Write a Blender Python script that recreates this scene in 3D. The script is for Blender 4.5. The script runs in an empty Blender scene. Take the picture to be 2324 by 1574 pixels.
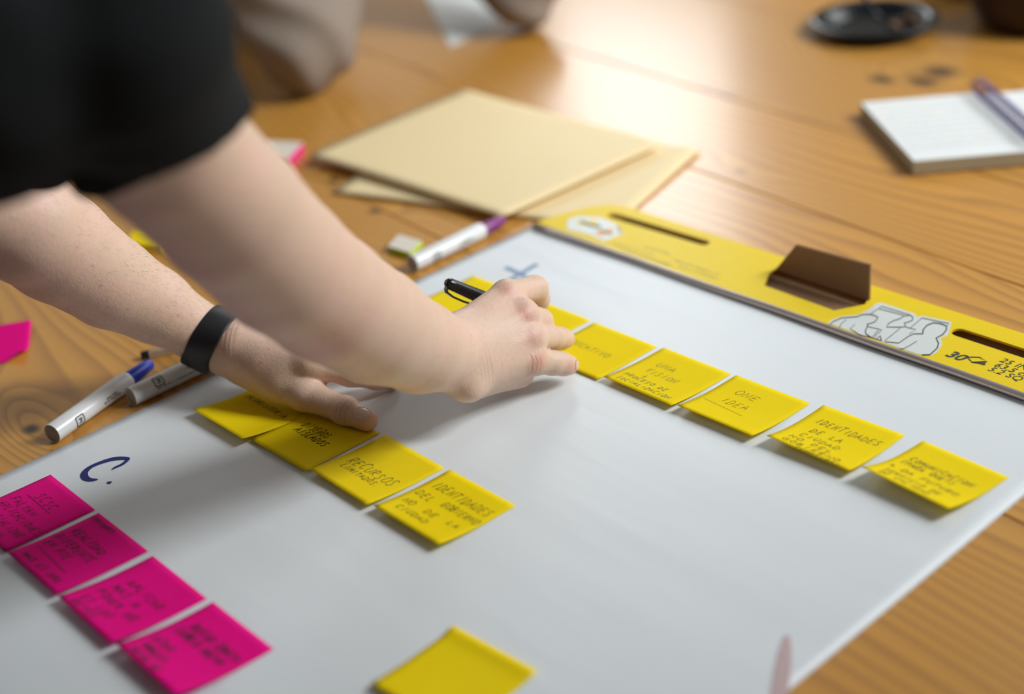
import bpy, bmesh, math, random
import numpy as np
from mathutils import Vector, Matrix, Euler

random.seed(7)
C = bpy.context.scene.collection
S = bpy.context.scene

# ---------------------------------------------------------------- camera
CAM_LOC = np.array([1.10216852, -0.99194352, 0.65830541])
CAM_ROT = (1.07502452, 0.08623576, 0.81543298)
F_PX, IW, IH = 3502.06, 2324, 1574
cd = bpy.data.cameras.new('camera')
cam = bpy.data.objects.new('camera', cd); C.objects.link(cam)
cam.location = CAM_LOC; cam.rotation_euler = CAM_ROT
cd.sensor_width = 36.0; cd.lens = 36.0 * F_PX / IW
cd.clip_start = 0.02
cd.dof.use_dof = True; cd.dof.focus_distance = 1.262; cd.dof.aperture_fstop = 1.95
S.camera = cam
RC = np.array(Euler(CAM_ROT, 'XYZ').to_matrix())

# ---------------------------------------------------------------- light
S.view_settings.view_transform = 'Standard'
try: S.view_settings.look = 'None'
except Exception: pass
S.view_settings.gamma = 1.0; S.view_settings.exposure = 0.0
S.view_settings.use_curve_mapping = False
w = bpy.data.worlds.new('room_ambient'); S.world = w; w.use_nodes = True
bg = w.node_tree.nodes['Background']
bg.inputs[0].default_value = (0.80, 0.90, 1.0, 1); bg.inputs[1].default_value = 0.085
WALL_Y = 2.4
WINDOWS = [(-2.70, -1.75, 5.8), (-0.25, 0.60, 3.5), (0.85, 1.55, 3.5)]   # x0, x1, radiance of the sky in it
SZ0, SZ1 = 1.20, 2.95
SIDE = [(1.75, 0.75, 2.05, 30.0), (-2.95, -2.55, -1.05, 2.5)]     # high windows in the right and left walls: x, y0, y1, radiance
WALL_X, WALL_L = SIDE[0][0], SIDE[1][0]          # the right-hand wall and its window: y0, y1, radiance
WZ0, WZ1 = 0.72, 2.55
for (x0, x1, L) in WINDOWS:
    ld = bpy.data.lights.new('window_daylight', 'AREA'); ld.shape = 'RECTANGLE'
    ld.size = x1 - x0; ld.size_y = WZ1 - WZ0
    ld.energy = L * math.pi * (x1 - x0) * (WZ1 - WZ0)
    ld.color = (0.96, 0.985, 1.0)
    lo = bpy.data.objects.new('window_daylight', ld); C.objects.link(lo)
    lo.location = ((x0 + x1) / 2, WALL_Y + 0.20, (WZ0 + WZ1) / 2)
    lo.rotation_euler = (-math.pi / 2, 0, 0)

for (x_, y0_, y1_, L) in SIDE:
    ld = bpy.data.lights.new('window_daylight', 'AREA'); ld.shape = 'RECTANGLE'
    ld.size = SZ1 - SZ0; ld.size_y = y1_ - y0_
    ld.energy = L * math.pi * (y1_ - y0_) * (SZ1 - SZ0); ld.color = (0.96, 0.985, 1.0)
    lo = bpy.data.objects.new('window_daylight', ld); C.objects.link(lo)
    sg = 1 if x_ > 0 else -1
    lo.location = (x_ + 0.20 * sg, (y0_ + y1_) / 2, (SZ0 + SZ1) / 2); lo.rotation_euler = (0, math.pi / 2 * sg, 0)

# ---------------------------------------------------------------- helpers
def ray(u, v):
    return RC @ np.array([(u - IW / 2) / F_PX, -(v - IH / 2) / F_PX, -1.0])
def P(u, v, z=None, d=None):
    r = ray(u, v)
    if d is None: d = (z - CAM_LOC[2]) / r[2]
    return CAM_LOC + r * d
def V(*a): return np.array(a, float)
def nrm(a): return a / np.linalg.norm(a)

def mesh(name, verts, faces, mat=None, parent=None, smooth=False):
    me = bpy.data.meshes.new(name)
    me.from_pydata([tuple(map(float, p)) for p in verts], [], [tuple(map(int, f)) for f in faces])
    me.update()
    return link(name, me, mat, parent, smooth)
def link(name, me, mat=None, parent=None, smooth=False):
    o = bpy.data.objects.new(name, me); C.objects.link(o)
    if mat: me.materials.append(mat)
    if smooth: me.polygons.foreach_set('use_smooth', [True] * len(me.polygons))
    if parent:
        o.parent = parent
        o.matrix_parent_inverse = Matrix.Translation(parent.location).inverted() if parent.type == 'EMPTY' or True else None
        # meshes are written in world coordinates; undo the parent's chain
        M = Matrix.Identity(4); p = parent
        chain = []
        while p: chain.append(p); p = p.parent
        for q in reversed(chain): M = M @ q.matrix_parent_inverse @ q.matrix_basis
        o.matrix_parent_inverse = M.inverted()
    return o
def bm_obj(name, bm, mat=None, parent=None, smooth=False):
    bm.normal_update()
    me = bpy.data.meshes.new(name); bm.to_mesh(me); bm.free()
    return link(name, me, mat, parent, smooth)
def tag(o, label=None, cat=None, group=None, kind=None):
    if label: o['label'] = label
    if cat: o['category'] = cat
    if group: o['group'] = group
    if kind: o['kind'] = kind
    return o
def thing(name, label, cat, loc=(0, 0, 0), group=None):
    o = bpy.data.objects.new(name, None); C.objects.link(o); o.location = tuple(map(float, loc)); o.empty_display_size = 0.02
    return tag(o, label, cat, group)
def sstep(a, b, x):
    t = np.clip((x - a) / (b - a), 0, 1); return t * t * (3 - 2 * t)

# ---- materials
def mat(name, col, rough=0.5, spec=0.5, metal=0.0, **kw):
    m = bpy.data.materials.new(name); m.use_nodes = True
    b = m.node_tree.nodes['Principled BSDF']
    b.inputs['Base Color'].default_value = (*col, 1); b.inputs['Roughness'].default_value = rough
    b.inputs['Specular IOR Level'].default_value = spec; b.inputs['Metallic'].default_value = metal
    for k, v in kw.items(): b.inputs[k.replace('_', ' ')].default_value = v
    return m
class NT:
    def __init__(s, m): s.t = m.node_tree; s.b = s.t.nodes['Principled BSDF']
    def n(s, typ, **kw):
        x = s.t.nodes.new(typ)
        for k, v in kw.items():
            if hasattr(x, k) and k not in ('Scale', 'Detail'): setattr(x, k, v)
            else: x.inputs[k].default_value = v
        return x
    def l(s, a, b): s.t.links.new(a, b)
    def math(s, op, a, b=None, c=None):
        x = s.t.nodes.new('ShaderNodeMath'); x.operation = op
        for i, q in enumerate((a, b, c)):
            if q is None: continue
            if isinstance(q, (int, float)): x.inputs[i].default_value = q
            else: s.l(q, x.inputs[i])
        return x.outputs[0]
    def mix(s, fac, a, b, blend='MIX'):
        x = s.t.nodes.new('ShaderNodeMix'); x.data_type = 'RGBA'; x.blend_type = blend
        for i, q in ((0, fac), (6, a), (7, b)):
            if isinstance(q, (int, float)): x.inputs[i].default_value = q
            elif isinstance(q, tuple): x.inputs[i].default_value = (*q, 1)
            else: s.l(q, x.inputs[i])
        return x.outputs[2]
    def ramp(s, fac, stops):
        x = s.t.nodes.new('ShaderNodeValToRGB'); e = x.color_ramp.elements
        while len(e) < len(stops): e.new(0.5)
        for k, (p, c) in enumerate(stops):
            e[k].position = p; e[k].color = (*c, 1) if isinstance(c, tuple) else (c, c, c, 1)
        s.l(fac, x.inputs[0]); return x.outputs[0]
    def noise(s, vec, scale, detail=3, rough=0.5):
        x = s.t.nodes.new('ShaderNodeTexNoise'); x.inputs['Scale'].default_value = scale
        x.inputs['Detail'].default_value = detail; x.inputs['Roughness'].default_value = rough
        if vec: s.l(vec, x.inputs['Vector'])
        return x.outputs['Fac']
    def obj(s): return s.n('ShaderNodeTexCoord').outputs['Object']
    def scale(s, vec, sc):
        x = s.t.nodes.new('ShaderNodeMapping'); x.inputs['Scale'].default_value = sc; s.l(vec, x.inputs['Vector']); return x.outputs[0]
    def bump(s, h, strength, dist):
        x = s.t.nodes.new('ShaderNodeBump'); x.inputs['Strength'].default_value = strength; x.inputs['Distance'].default_value = dist
        s.l(h, x.inputs['Height']); s.l(x.outputs[0], s.b.inputs['Normal']); return x

# wood: growth rings as level lines of (v * freq + noise), bent around the knots
GR = math.radians(-5.7)                       # grain direction in the page frame
KNOTS = [(-0.052, -0.556, 0.016, 1.0, 1), (0.034, 0.570, 0.030, 0.95, 0), (0.078, 0.632, 0.038, 0.9, 1), (0.081, 0.588, 0.034, 0.9, 0),
         (-0.285, -0.047, 0.016, 0.8, 0), (-0.175, -0.075, 0.014, 0.8, 1), (0.08, 0.24, 0.014, 0.5, 0), (-0.115, 0.41, 0.012, 0.35, 0)]
def wood_material():
    m = mat('pine_wood', (0.6, 0.36, 0.14), 0.30, 0.5)
    t = NT(m); co = t.obj()
    rot = t.n('ShaderNodeMapping'); rot.inputs['Rotation'].default_value = (0, 0, -GR); t.l(co, rot.inputs['Vector'])
    sep = t.n('ShaderNodeSeparateXYZ'); t.l(rot.outputs[0], sep.inputs[0])
    x, v = sep.outputs[0], sep.outputs[1]
    rnd = t.n('ShaderNodeObjectInfo').outputs['Random']
    cmb = t.n('ShaderNodeCombineXYZ'); t.l(t.math('MULTIPLY', x, 1.1), cmb.inputs[0]); t.l(t.math('MULTIPLY', v, 5.0), cmb.inputs[1]); t.l(t.math('MULTIPLY', rnd, 30.0), cmb.inputs[2])
    n1 = t.noise(cmb.outputs[0], 1.0, 2, 0.45)
    f = t.math('ADD', t.math('MULTIPLY', v, 62.0), t.math('MULTIPLY', n1, 15.0))
    dark = None
    for (kx, ky, s, a, blk) in KNOTS:
        c, sn = math.cos(-GR), math.sin(-GR)
        qx, qy = kx * c - ky * sn, kx * sn + ky * c
        dx = t.math('SUBTRACT', x, qx); dy = t.math('SUBTRACT', v, qy)
        wide = t.math('ADD', t.math('POWER', t.math('DIVIDE', dx, s * 5.5), 2.0), t.math('POWER', t.math('DIVIDE', dy, s * 1.9), 2.0))
        g = t.math('EXPONENT', t.math('MULTIPLY', wide, -1.0))
        f = t.math('ADD', f, t.math('MULTIPLY', g, 4.5 * a))
        near = t.math('ADD', t.math('POWER', t.math('DIVIDE', dx, s * 0.62), 2.0), t.math('POWER', t.math('DIVIDE', dy, s * (0.42 if not blk else 0.5)), 2.0))
        g2 = t.math('MULTIPLY', t.math('EXPONENT', t.math('MULTIPLY', t.math('POWER', near, 1.6), -1.0)), a)
        dark = g2 if dark is None else t.math('MAXIMUM', dark, g2)
    fr = t.math('FRACT', f)
    ring = t.ramp(fr, [(0.0, 0.05), (0.42, 0.22), (0.74, 0.80), (0.86, 1.0), (1.0, 0.05)])
    fib = t.noise(t.scale(rot.outputs[0], (5, 260, 5)), 1.0, 3, 0.6)
    broad = t.noise(t.scale(rot.outputs[0], (0.9, 6, 1)), 1.0, 2, 0.5)
    light = t.mix(broad, (0.64, 0.285, 0.035), (0.68, 0.36, 0.070))
    col = t.mix(t.math('MULTIPLY', ring, 0.78), light, (0.36, 0.155, 0.035))
    col = t.mix(t.math('MULTIPLY', fib, 0.28), col, (0.42, 0.22, 0.07))
    col = t.mix(dark, col, (0.022, 0.010, 0.008))
    tint = t.ramp(rnd, [(0.0, (0.93, 0.93, 0.92)), (1.0, (1.04, 1.02, 0.97))])
    col = t.mix(1.0, col, tint, 'MULTIPLY')
    t.l(col, t.b.inputs['Base Color'])
    rr = t.math('ADD', 0.27, t.math('MULTIPLY', fib, 0.10)); t.l(rr, t.b.inputs['Roughness'])
    t.bump(t.math('ADD', t.math('MULTIPLY', fib, 0.6), t.math('MULTIPLY', ring, 0.4)), 0.10, 0.001)
    t.b.inputs['Coat Weight'].default_value = 0.5; t.b.inputs['Coat Roughness'].default_value = 0.2
    return m
M_WOOD = wood_material()

def paper_material():
    m = mat('flip_chart_paper', (0.80, 0.81, 0.82), 0.38, 0.42)
    t = NT(m); co = t.obj()
    n = t.noise(t.scale(co, (3.0, 22, 1)), 1.0, 3, 0.5)
    t.l(t.mix(n, (0.735, 0.785, 0.81), (0.77, 0.81, 0.83)), t.b.inputs['Base Color'])
    t.bump(n, 0.26, 0.004)
    return m
M_PAPER = paper_material()

def note_material(name, c0, c1):
    m = mat(name, c0, 0.66, 0.09)
    t = NT(m); n = t.noise(t.obj(), 60, 4, 0.6)
    t.l(t.mix(n, c0, c1), t.b.inputs['Base Color']); t.bump(n, 0.05, 0.0006)
    # thin paper lets some light through
    tr = t.n('ShaderNodeBsdfTranslucent'); tr.inputs[0].default_value = (*c0, 1)
    ms = t.n('ShaderNodeMixShader'); ms.inputs[0].default_value = 0.15
    out = t.t.nodes['Material Output']
    t.l(t.b.outputs[0], ms.inputs[1]); t.l(tr.outputs[0], ms.inputs[2]); t.l(ms.outputs[0], out.inputs[0])
    return m
M_YEL = note_material('yellow_note_paper', (0.985, 0.74, 0.003), (0.995, 0.78, 0.008))
M_PINK = note_material('pink_note_paper', (0.93, 0.002, 0.26), (0.96, 0.004, 0.29))
M_GRN = note_material('lime_note_paper', (0.62, 0.82, 0.02), (0.68, 0.86, 0.03))
M_INK = mat('black_ink', (0.030, 0.028, 0.022), 0.5, 0.3)
M_INK2 = mat('faint_ink', (0.16, 0.12, 0.02), 0.55, 0.3)
M_GINK = mat('green_grey_ink', (0.10, 0.16, 0.06), 0.55, 0.3)
M_BLUE = mat('blue_marker_ink', (0.012, 0.022, 0.16), 0.5, 0.35)
M_PALEBLUE = mat('worn_blue_ink', (0.26, 0.36, 0.52), 0.5, 0.3)
M_ROSE = mat('faded_rose_ink', (0.58, 0.43, 0.43), 0.5, 0.3)

def skin_material():
    m = mat('skin', (0.7, 0.47, 0.36), 0.46, 0.42)
    t = NT(m); co = t.obj()
    n1 = t.noise(co, 38, 3, 0.55); n2 = t.noise(co, 230, 3, 0.6)
    col = t.mix(t.ramp(n1, [(0.35, 0.0), (0.7, 1.0)]), (0.70, 0.515, 0.385), (0.76, 0.515, 0.415))
    col = t.mix(t.math('MULTIPLY', t.ramp(n2, [(0.45, 0.0), (0.75, 1.0)]), 0.30), col, (0.60, 0.37, 0.26))
    vor = t.n('ShaderNodeTexVoronoi'); vor.inputs['Scale'].default_value = 75; t.l(co, vor.inputs['Vector'])
    frk = t.math('MULTIPLY', t.ramp(vor.outputs['Distance'], [(0.0, 1.0), (0.10, 0.6), (0.17, 0.0)]), t.ramp(n1, [(0.45, 0.0), (0.6, 0.7)]))
    col = t.mix(t.math('MULTIPLY', frk, 0.6), col, (0.38, 0.17, 0.09))
    at = t.n('ShaderNodeAttribute'); at.attribute_name = 'flush'
    sp = t.n('ShaderNodeSeparateColor'); t.l(at.outputs['Color'], sp.inputs[0])
    col = t.mix(t.math('MULTIPLY', sp.outputs[0], 0.75), col, (0.66, 0.22, 0.17))
    col = t.mix(t.math('MULTIPLY', sp.outputs[2], 0.55), col, (0.58, 0.31, 0.20))
    col = t.mix(t.math('MULTIPLY', sp.outputs[1], 0.38), col, (0.34, 0.15, 0.10))
    t.l(col, t.b.inputs['Base Color'])
    # fine skin lines plus knuckle creases (flush green channel carries the crease lines)
    vl = t.n('ShaderNodeTexVoronoi'); vl.inputs['Scale'].default_value = 620; t.l(t.scale(co, (1, 1.0, 1)), vl.inputs['Vector'])
    h = t.math('ADD', t.math('MULTIPLY', vl.outputs['Distance'], 0.5), t.math('MULTIPLY', n2, 0.9))
    h = t.math('SUBTRACT', h, t.math('MULTIPLY', sp.outputs[1], 2.5))
    t.bump(h, 0.26, 0.0010)
    t.b.inputs['Subsurface Weight'].default_value = 0.22
    t.b.inputs['Subsurface Radius'].default_value = (1.0, 0.35, 0.2)
    t.b.inputs['Subsurface Scale'].default_value = 0.006
    return m
M_SKIN = skin_material()
def nail_material():
    m = mat('fingernail', (0.80, 0.60, 0.54), 0.22, 0.5)
    t = NT(m); t.l(t.mix(t.noise(t.obj(), 300, 2), (0.70, 0.47, 0.40), (0.80, 0.60, 0.53)), t.b.inputs['Base Color'])
    return m
M_NAIL = nail_material()
def cloth_material(name, c0, c1, sc, rough=0.85, bump=0.3):
    m = mat(name, c0, rough, 0.2); t = NT(m); n = t.noise(t.obj(), sc, 4, 0.65)
    t.l(t.mix(n, c0, c1), t.b.inputs['Base Color']); t.bump(n, bump, 0.002)
    t.b.inputs['Specular IOR Level'].default_value = 0.12
    return m
M_TEE = cloth_material('black_cotton', (0.011, 0.0125, 0.0135), (0.016, 0.018, 0.019), 400, 0.9)
M_KNIT = cloth_material('beige_knit', (0.22, 0.175, 0.14), (0.29, 0.235, 0.19), 250)
M_HAIR = cloth_material('brown_hair', (0.035, 0.02, 0.012), (0.06, 0.035, 0.02), 300)
M_TROUSER = cloth_material('dark_denim', (0.02, 0.025, 0.04), (0.03, 0.035, 0.05), 300)
M_BAND = mat('black_rubber', (0.012, 0.012, 0.013), 0.48, 0.4)
M_BLACK = mat('black_plastic', (0.010, 0.011, 0.012), 0.22, 0.55)
M_GLOSSBLK = mat('glossy_black_plastic', (0.008, 0.010, 0.011), 0.16, 0.6)
M_WHITE = mat('white_marker_plastic', (0.78, 0.80, 0.80), 0.26, 0.5)
M_PLUG = mat('grey_brown_plug', (0.36, 0.32, 0.28), 0.55, 0.3)
M_CAPB = mat('blue_cap_plastic', (0.004, 0.045, 0.55), 0.25, 0.5)
M_CAPP = mat('purple_cap_plastic', (0.22, 0.025, 0.20), 0.28, 0.5)
M_CAPG = mat('green_cap_plastic', (0.02, 0.25, 0.06), 0.28, 0.5)
M_PRINT = mat('green_black_print', (0.020, 0.045, 0.032), 0.4, 0.4)
M_YBOARD = note_material('yellow_card', (0.93, 0.68, 0.02), (0.96, 0.73, 0.04))
NT(M_YBOARD).b.inputs['Roughness'].default_value = 0.33
M_KRAFT = cloth_material('brown_card', (0.27, 0.155, 0.085), (0.32, 0.185, 0.10), 120, 0.7, 0.1)
M_STRIP = mat('smoky_plastic_strip', (0.58, 0.51, 0.49), 0.16, 0.8, 0.5)
M_CARDPRINT = mat('dark_print', (0.06, 0.07, 0.05), 0.4, 0.4)
M_OLIVEPRINT = mat('olive_print', (0.26, 0.22, 0.05), 0.45, 0.35)
M_WPRINT = mat('pale_print', (0.66, 0.70, 0.68), 0.35, 0.4)
M_LOGOB = mat('logo_navy', (0.05, 0.10, 0.12), 0.4, 0.4)
M_LOGOO = mat('logo_orange', (0.85, 0.42, 0.10), 0.4, 0.4)
M_MANILA = cloth_material('manila_paper', (0.86, 0.68, 0.38), (0.88, 0.72, 0.43), 14, 0.45, 0.05)
M_PAGE = cloth_material('notebook_page', (0.72, 0.75, 0.74), (0.76, 0.78, 0.77), 30, 0.6, 0.03)
M_PEDGE = cloth_material('page_edges', (0.40, 0.36, 0.24), (0.50, 0.45, 0.32), 400, 0.8, 0.1)
M_PURP = mat('purple_wire', (0.085, 0.050, 0.22), 0.35, 0.5)
M_CREAM = mat('pale_backing_paper', (0.74, 0.68, 0.58), 0.6, 0.3)
M_EYE_REFL = mat('eye_and_reflection_white', (0.86, 0.91, 0.91), 0.16, 0.9)
M_MUG = mat('dark_brown_glaze', (0.030, 0.012, 0.009), 0.55, 0.35)
M_CRUMB = mat('brown_crumb', (0.16, 0.075, 0.035), 0.6, 0.4)
M_CLEAR = mat('clear_plastic', (0.80, 0.74, 0.68), 0.12, 0.5, Transmission_Weight=0.8, IOR=1.3)
M_METAL = mat('brushed_steel', (0.6, 0.6, 0.6), 0.3, 0.5, 1.0)
M_PALE_INK = mat('ruled_pencil_writing', (0.50, 0.53, 0.54), 0.6, 0.3)
M_TAN_INK = mat('tan_highlight', (0.70, 0.62, 0.46), 0.6, 0.3)
def wall_material():
    m = mat('plaster', (0.32, 0.30, 0.27), 0.85, 0.2); t = NT(m); n = t.noise(t.obj(), 6, 4)
    t.l(t.mix(n, (0.30, 0.28, 0.25), (0.35, 0.33, 0.30)), t.b.inputs['Base Color']); return m
M_WALL = wall_material()
M_FLOOR = cloth_material('floor_concrete', (0.20, 0.19, 0.18), (0.26, 0.25, 0.23), 5, 0.6, 0.1)
M_FRAME = mat('window_frame_paint', (0.25, 0.25, 0.26), 0.4, 0.4)

# ---- shapes
def box_bm(bm, c, size, M=None):
    r = bmesh.ops.create_cube(bm, size=1.0)
    for v in r['verts']:
        p = Vector((v.co.x * size[0] + c[0], v.co.y * size[1] + c[1], v.co.z * size[2] + c[2]))
        v.co = M @ p if M else p
    return r['verts']
def box(name, c, size, m, parent=None, bevel=0.0, M=None):
    bm = bmesh.new(); box_bm(bm, c, size, M)
    if bevel: bmesh.ops.bevel(bm, geom=bm.edges[:], offset=bevel, segments=2, affect='EDGES', profile=0.6)
    return bm_obj(name, bm, m, parent)
def prism(name, poly, z0, z1, m, parent=None, bevel=0.0):
    """vertical prism over a polygon; z1 may be a list of heights per corner"""
    n = len(poly); zt = z1 if isinstance(z1, (list, tuple)) else [z1] * n; zb = z0 if isinstance(z0, (list, tuple)) else [z0] * n
    vs = [(p[0], p[1], zb[i]) for i, p in enumerate(poly)] + [(p[0], p[1], zt[i]) for i, p in enumerate(poly)]
    fs = [tuple(range(n))[::-1], tuple(range(n, 2 * n))] + [(i, (i + 1) % n, n + (i + 1) % n, n + i) for i in range(n)]
    bm = bmesh.new(); bv = [bm.verts.new(v) for v in vs]
    for f in fs: bm.faces.new([bv[i] for i in f])
    bmesh.ops.recalc_face_normals(bm, faces=bm.faces[:])
    if bevel: bmesh.ops.bevel(bm, geom=bm.edges[:], offset=bevel, segments=2, affect='EDGES', profile=0.6)
    return bm_obj(name, bm, m, parent)
def frame_from(axis, hint=(0, 0, 1)):
    a = nrm(np.array(axis, float)); h = np.array(hint, float)
    x = np.cross(h, a)
    if np.linalg.norm(x) < 1e-6: x = np.cross((0, 1, 0), a)
    x = nrm(x); y = np.cross(a, x); return x, y, a
def lathe(name, o, axis, prof, m, parent=None, seg=32, squash=None, smooth=True):
    """revolve profile [(t, r), ...] about the axis from o; squash(t, ang) may scale r"""
    x, y, a = frame_from(axis); vs, fs = [], []
    for (t, r) in prof:
        for k in range(seg):
            th = 2 * math.pi * k / seg; q = r * (squash(t, th) if squash else 1.0)
            vs.append(o + a * t + (x * math.cos(th) + y * math.sin(th)) * q)
    for i in range(len(prof) - 1):
        for k in range(seg):
            fs.append((i * seg + k, i * seg + (k + 1) % seg, (i + 1) * seg + (k + 1) % seg, (i + 1) * seg + k))
    if prof[0][1] > 1e-6: fs.append(tuple(range(seg))[::-1])
    if prof[-1][1] > 1e-6: fs.append(tuple(range((len(prof) - 1) * seg, len(prof) * seg)))
    ob = mesh(name, vs, fs, m, parent, smooth)
    if smooth: sharp(ob)
    return ob
def sharp(o, ang=40):
    me = o.data
    bm = bmesh.new(); bm.from_mesh(me)
    for e in bm.edges:
        if len(e.link_faces) == 2 and e.calc_face_angle(0) > math.radians(ang): e.smooth = False
    bm.to_mesh(me); bm.free()
def tube(name, pts, r, m, parent=None, seg=8, closed=False):
    pts = [np.array(p, float) for p in pts]; n = len(pts); vs, fs = [], []
    px = None
    for i, p in enumerate(pts):
        t = nrm(pts[min(i + 1, n - 1)] - pts[max(i - 1, 0)])
        if px is None: px = frame_from(t)[0]
        px = nrm(px - t * np.dot(px, t)); py = np.cross(t, px)
        rr = r[i] if isinstance(r, (list, tuple)) else r
        for k in range(seg):
            th = 2 * math.pi * k / seg; vs.append(p + (px * math.cos(th) + py * math.sin(th)) * rr)
    for i in range(n - 1):
        for k in range(seg): fs.append((i * seg + k, i * seg + (k + 1) % seg, (i + 1) * seg + (k + 1) % seg, (i + 1) * seg + k))
    fs.append(tuple(range(seg))[::-1]); fs.append(tuple(range((n - 1) * seg, n * seg)))
    return mesh(name, vs, fs, m, parent, True)
def ribbons(name, strokes, surf, m, parent=None):
    """strokes: [(points 2D, width or widths)], surf(x, y) -> 3D; flat ink lying on a surface"""
    vs, fs = [], []
    for pts, wd in strokes:
        q = [np.array(p, float) for p in pts]
        if len(q) < 2: continue
        b0 = len(vs)
        for i, p in enumerate(q):
            t = q[min(i + 1, len(q) - 1)] - q[max(i - 1, 0)]
            L = np.linalg.norm(t); t = t / L if L > 1e-9 else np.array([1.0, 0])
            nn = np.array([-t[1], t[0]]); ww = (wd[i] if isinstance(wd, (list, tuple)) else wd) / 2
            vs.append(surf(*(p + nn * ww))); vs.append(surf(*(p - nn * ww)))
        for i in range(len(q) - 1):
            k = b0 + 2 * i; fs.append((k, k + 1, k + 3, k + 2))
    o = mesh(name, vs, fs, m, parent)
    if name in ('handwriting', 'printed_small_lines'): o['kind'] = 'stuff'
    return o
def curve2d(name, outer, holes, z0, z1, m, parent=None):
    cu = bpy.data.curves.new(name, 'CURVE'); cu.dimensions = '2D'; cu.fill_mode = 'BOTH'; cu.extrude = (z1 - z0) / 2
    for poly in [outer] + holes:
        sp = cu.splines.new('POLY'); sp.points.add(len(poly) - 1); sp.use_cyclic_u = True
        for i, p in enumerate(poly): sp.points[i].co = (p[0], p[1], 0, 1)
    tmp = bpy.data.objects.new(name + '_tmp', cu); C.objects.link(tmp)
    dg = bpy.context.evaluated_depsgraph_get(); me = bpy.data.meshes.new_from_object(tmp.evaluated_get(dg))
    bpy.data.objects.remove(tmp); bpy.data.curves.remove(cu)
    me.name = name
    me.transform(Matrix.Translation((0, 0, (z0 + z1) / 2)))
    me.materials.clear()
    return link(name, me, m, parent)
def text_mesh(name, s, origin, size, xdir, shear, z, m, parent=None, bold=0.0, ysc=1.0):
    cu = bpy.data.curves.new(name, 'FONT'); cu.body = s; cu.size = size; cu.shear = shear; cu.offset = bold
    cu.resolution_u = 4
    tmp = bpy.data.objects.new(name + '_tmp', cu); C.objects.link(tmp)
    dg = bpy.context.evaluated_depsgraph_get(); me = bpy.data.meshes.new_from_object(tmp.evaluated_get(dg))
    bpy.data.objects.remove(tmp); bpy.data.curves.remove(cu); me.name = name
    a = math.atan2(xdir[1], xdir[0])
    me.transform(Matrix.Translation((origin[0], origin[1], z)) @ Matrix.Rotation(a, 4, 'Z') @ Matrix.Diagonal((1, ysc, 1, 1)))
    me.materials.clear()
    return link(name, me, m, parent)

# ---- single-stroke hand lettering: strokes in a 0..1 box, y up
FONT = {
'A': [[(0, 0), (.45, 1), (.9, 0)], [(.15, .38), (.8, .42)]], 'B': [[(.1, 0), (.1, 1), (.7, .9), (.7, .62), (.1, .52), (.8, .4), (.75, .1), (.1, 0)]],
'C': [[(.85, .85), (.5, 1), (.12, .75), (.1, .3), (.4, 0), (.85, .12)]], 'D': [[(.1, 0), (.12, 1), (.7, .8), (.85, .45), (.6, .1), (.1, 0)]],
'E': [[(.8, .95), (.15, 1), (.1, 0), (.8, .03)], [(.12, .5), (.65, .52)]], 'F': [[(.1, 0), (.15, 1), (.85, 1)], [(.12, .55), (.65, .57)]],
'G': [[(.85, .85), (.45, 1), (.1, .6), (.2, .1), (.6, 0), (.85, .2), (.85, .48), (.5, .45)]], 'H': [[(.1, 0), (.15, 1)], [(.8, 0), (.85, 1)], [(.1, .5), (.82, .52)]],
'I': [[(.45, 0), (.55, 1)]], 'J': [[(.7, 1), (.65, .2), (.4, 0), (.1, .2)]], 'L': [[(.2, 1), (.1, 0), (.8, .04)]],
'M': [[(.05, 0), (.15, 1), (.5, .35), (.85, 1), (.95, 0)]], 'N': [[(.08, 0), (.12, 1), (.8, 0), (.9, 1)]], 'Ñ': [[(.08, 0), (.12, .8), (.8, 0), (.9, .8)], [(.25, .98), (.45, 1.08), (.6, .98), (.85, 1.06)]],
'O': [[(.5, 1), (.12, .7), (.1, .3), (.45, 0), (.85, .25), (.88, .7), (.5, 1)]], 'P': [[(.1, 0), (.15, 1), (.75, .9), (.75, .55), (.12, .45)]],
'Q': [[(.5, 1), (.12, .7), (.1, .3), (.45, 0), (.85, .25), (.88, .7), (.5, 1)], [(.6, .25), (.95, -.1)]], 'R': [[(.1, 0), (.15, 1), (.75, .88), (.72, .58), (.12, .48), (.85, 0)]],
'S': [[(.8, .88), (.4, 1), (.15, .75), (.5, .52), (.78, .28), (.5, 0), (.1, .1)]], 'T': [[(.05, .98), (.95, 1)], [(.5, 1), (.45, 0)]],
'U': [[(.12, 1), (.12, .25), (.45, 0), (.78, .25), (.85, 1)]], 'V': [[(.08, 1), (.45, 0), (.88, 1)]], 'X': [[(.1, 1), (.85, 0)], [(.85, 1), (.08, 0)]],
'Z': [[(.1, 1), (.85, .98), (.1, .03), (.9, 0)]], 'Ó': [[(.5, .8), (.12, .6), (.1, .25), (.45, 0), (.85, .2), (.88, .6), (.5, .8)], [(.5, .92), (.75, 1.12)]],
'É': [[(.8, .8), (.15, .82), (.1, 0), (.8, .03)], [(.12, .42), (.65, .44)], [(.4, .92), (.65, 1.1)]],
'.': [[(.3, 0), (.42, .06)]], ',': [[(.35, .08), (.2, -.15)]], '(': [[(.7, 1.1), (.35, .75), (.35, .25), (.7, -.1)]], ')': [[(.3, 1.1), (.65, .75), (.65, .25), (.3, -.1)]],
'?': [[(.15, .8), (.45, 1), (.75, .75), (.45, .4), (.45, .25)], [(.45, .08), (.48, 0)]], '>': [[(.2, 1), (.2, .3), (.9, .3)], [(.7, .5), (.95, .3), (.7, .1)]],
'!': [[(.5, 1), (.45, .3)], [(.43, .08), (.45, 0)]], 'v': [[(.5, 1), (.5, 0)], [(.2, .35), (.5, 0), (.8, .4)]],
}
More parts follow.
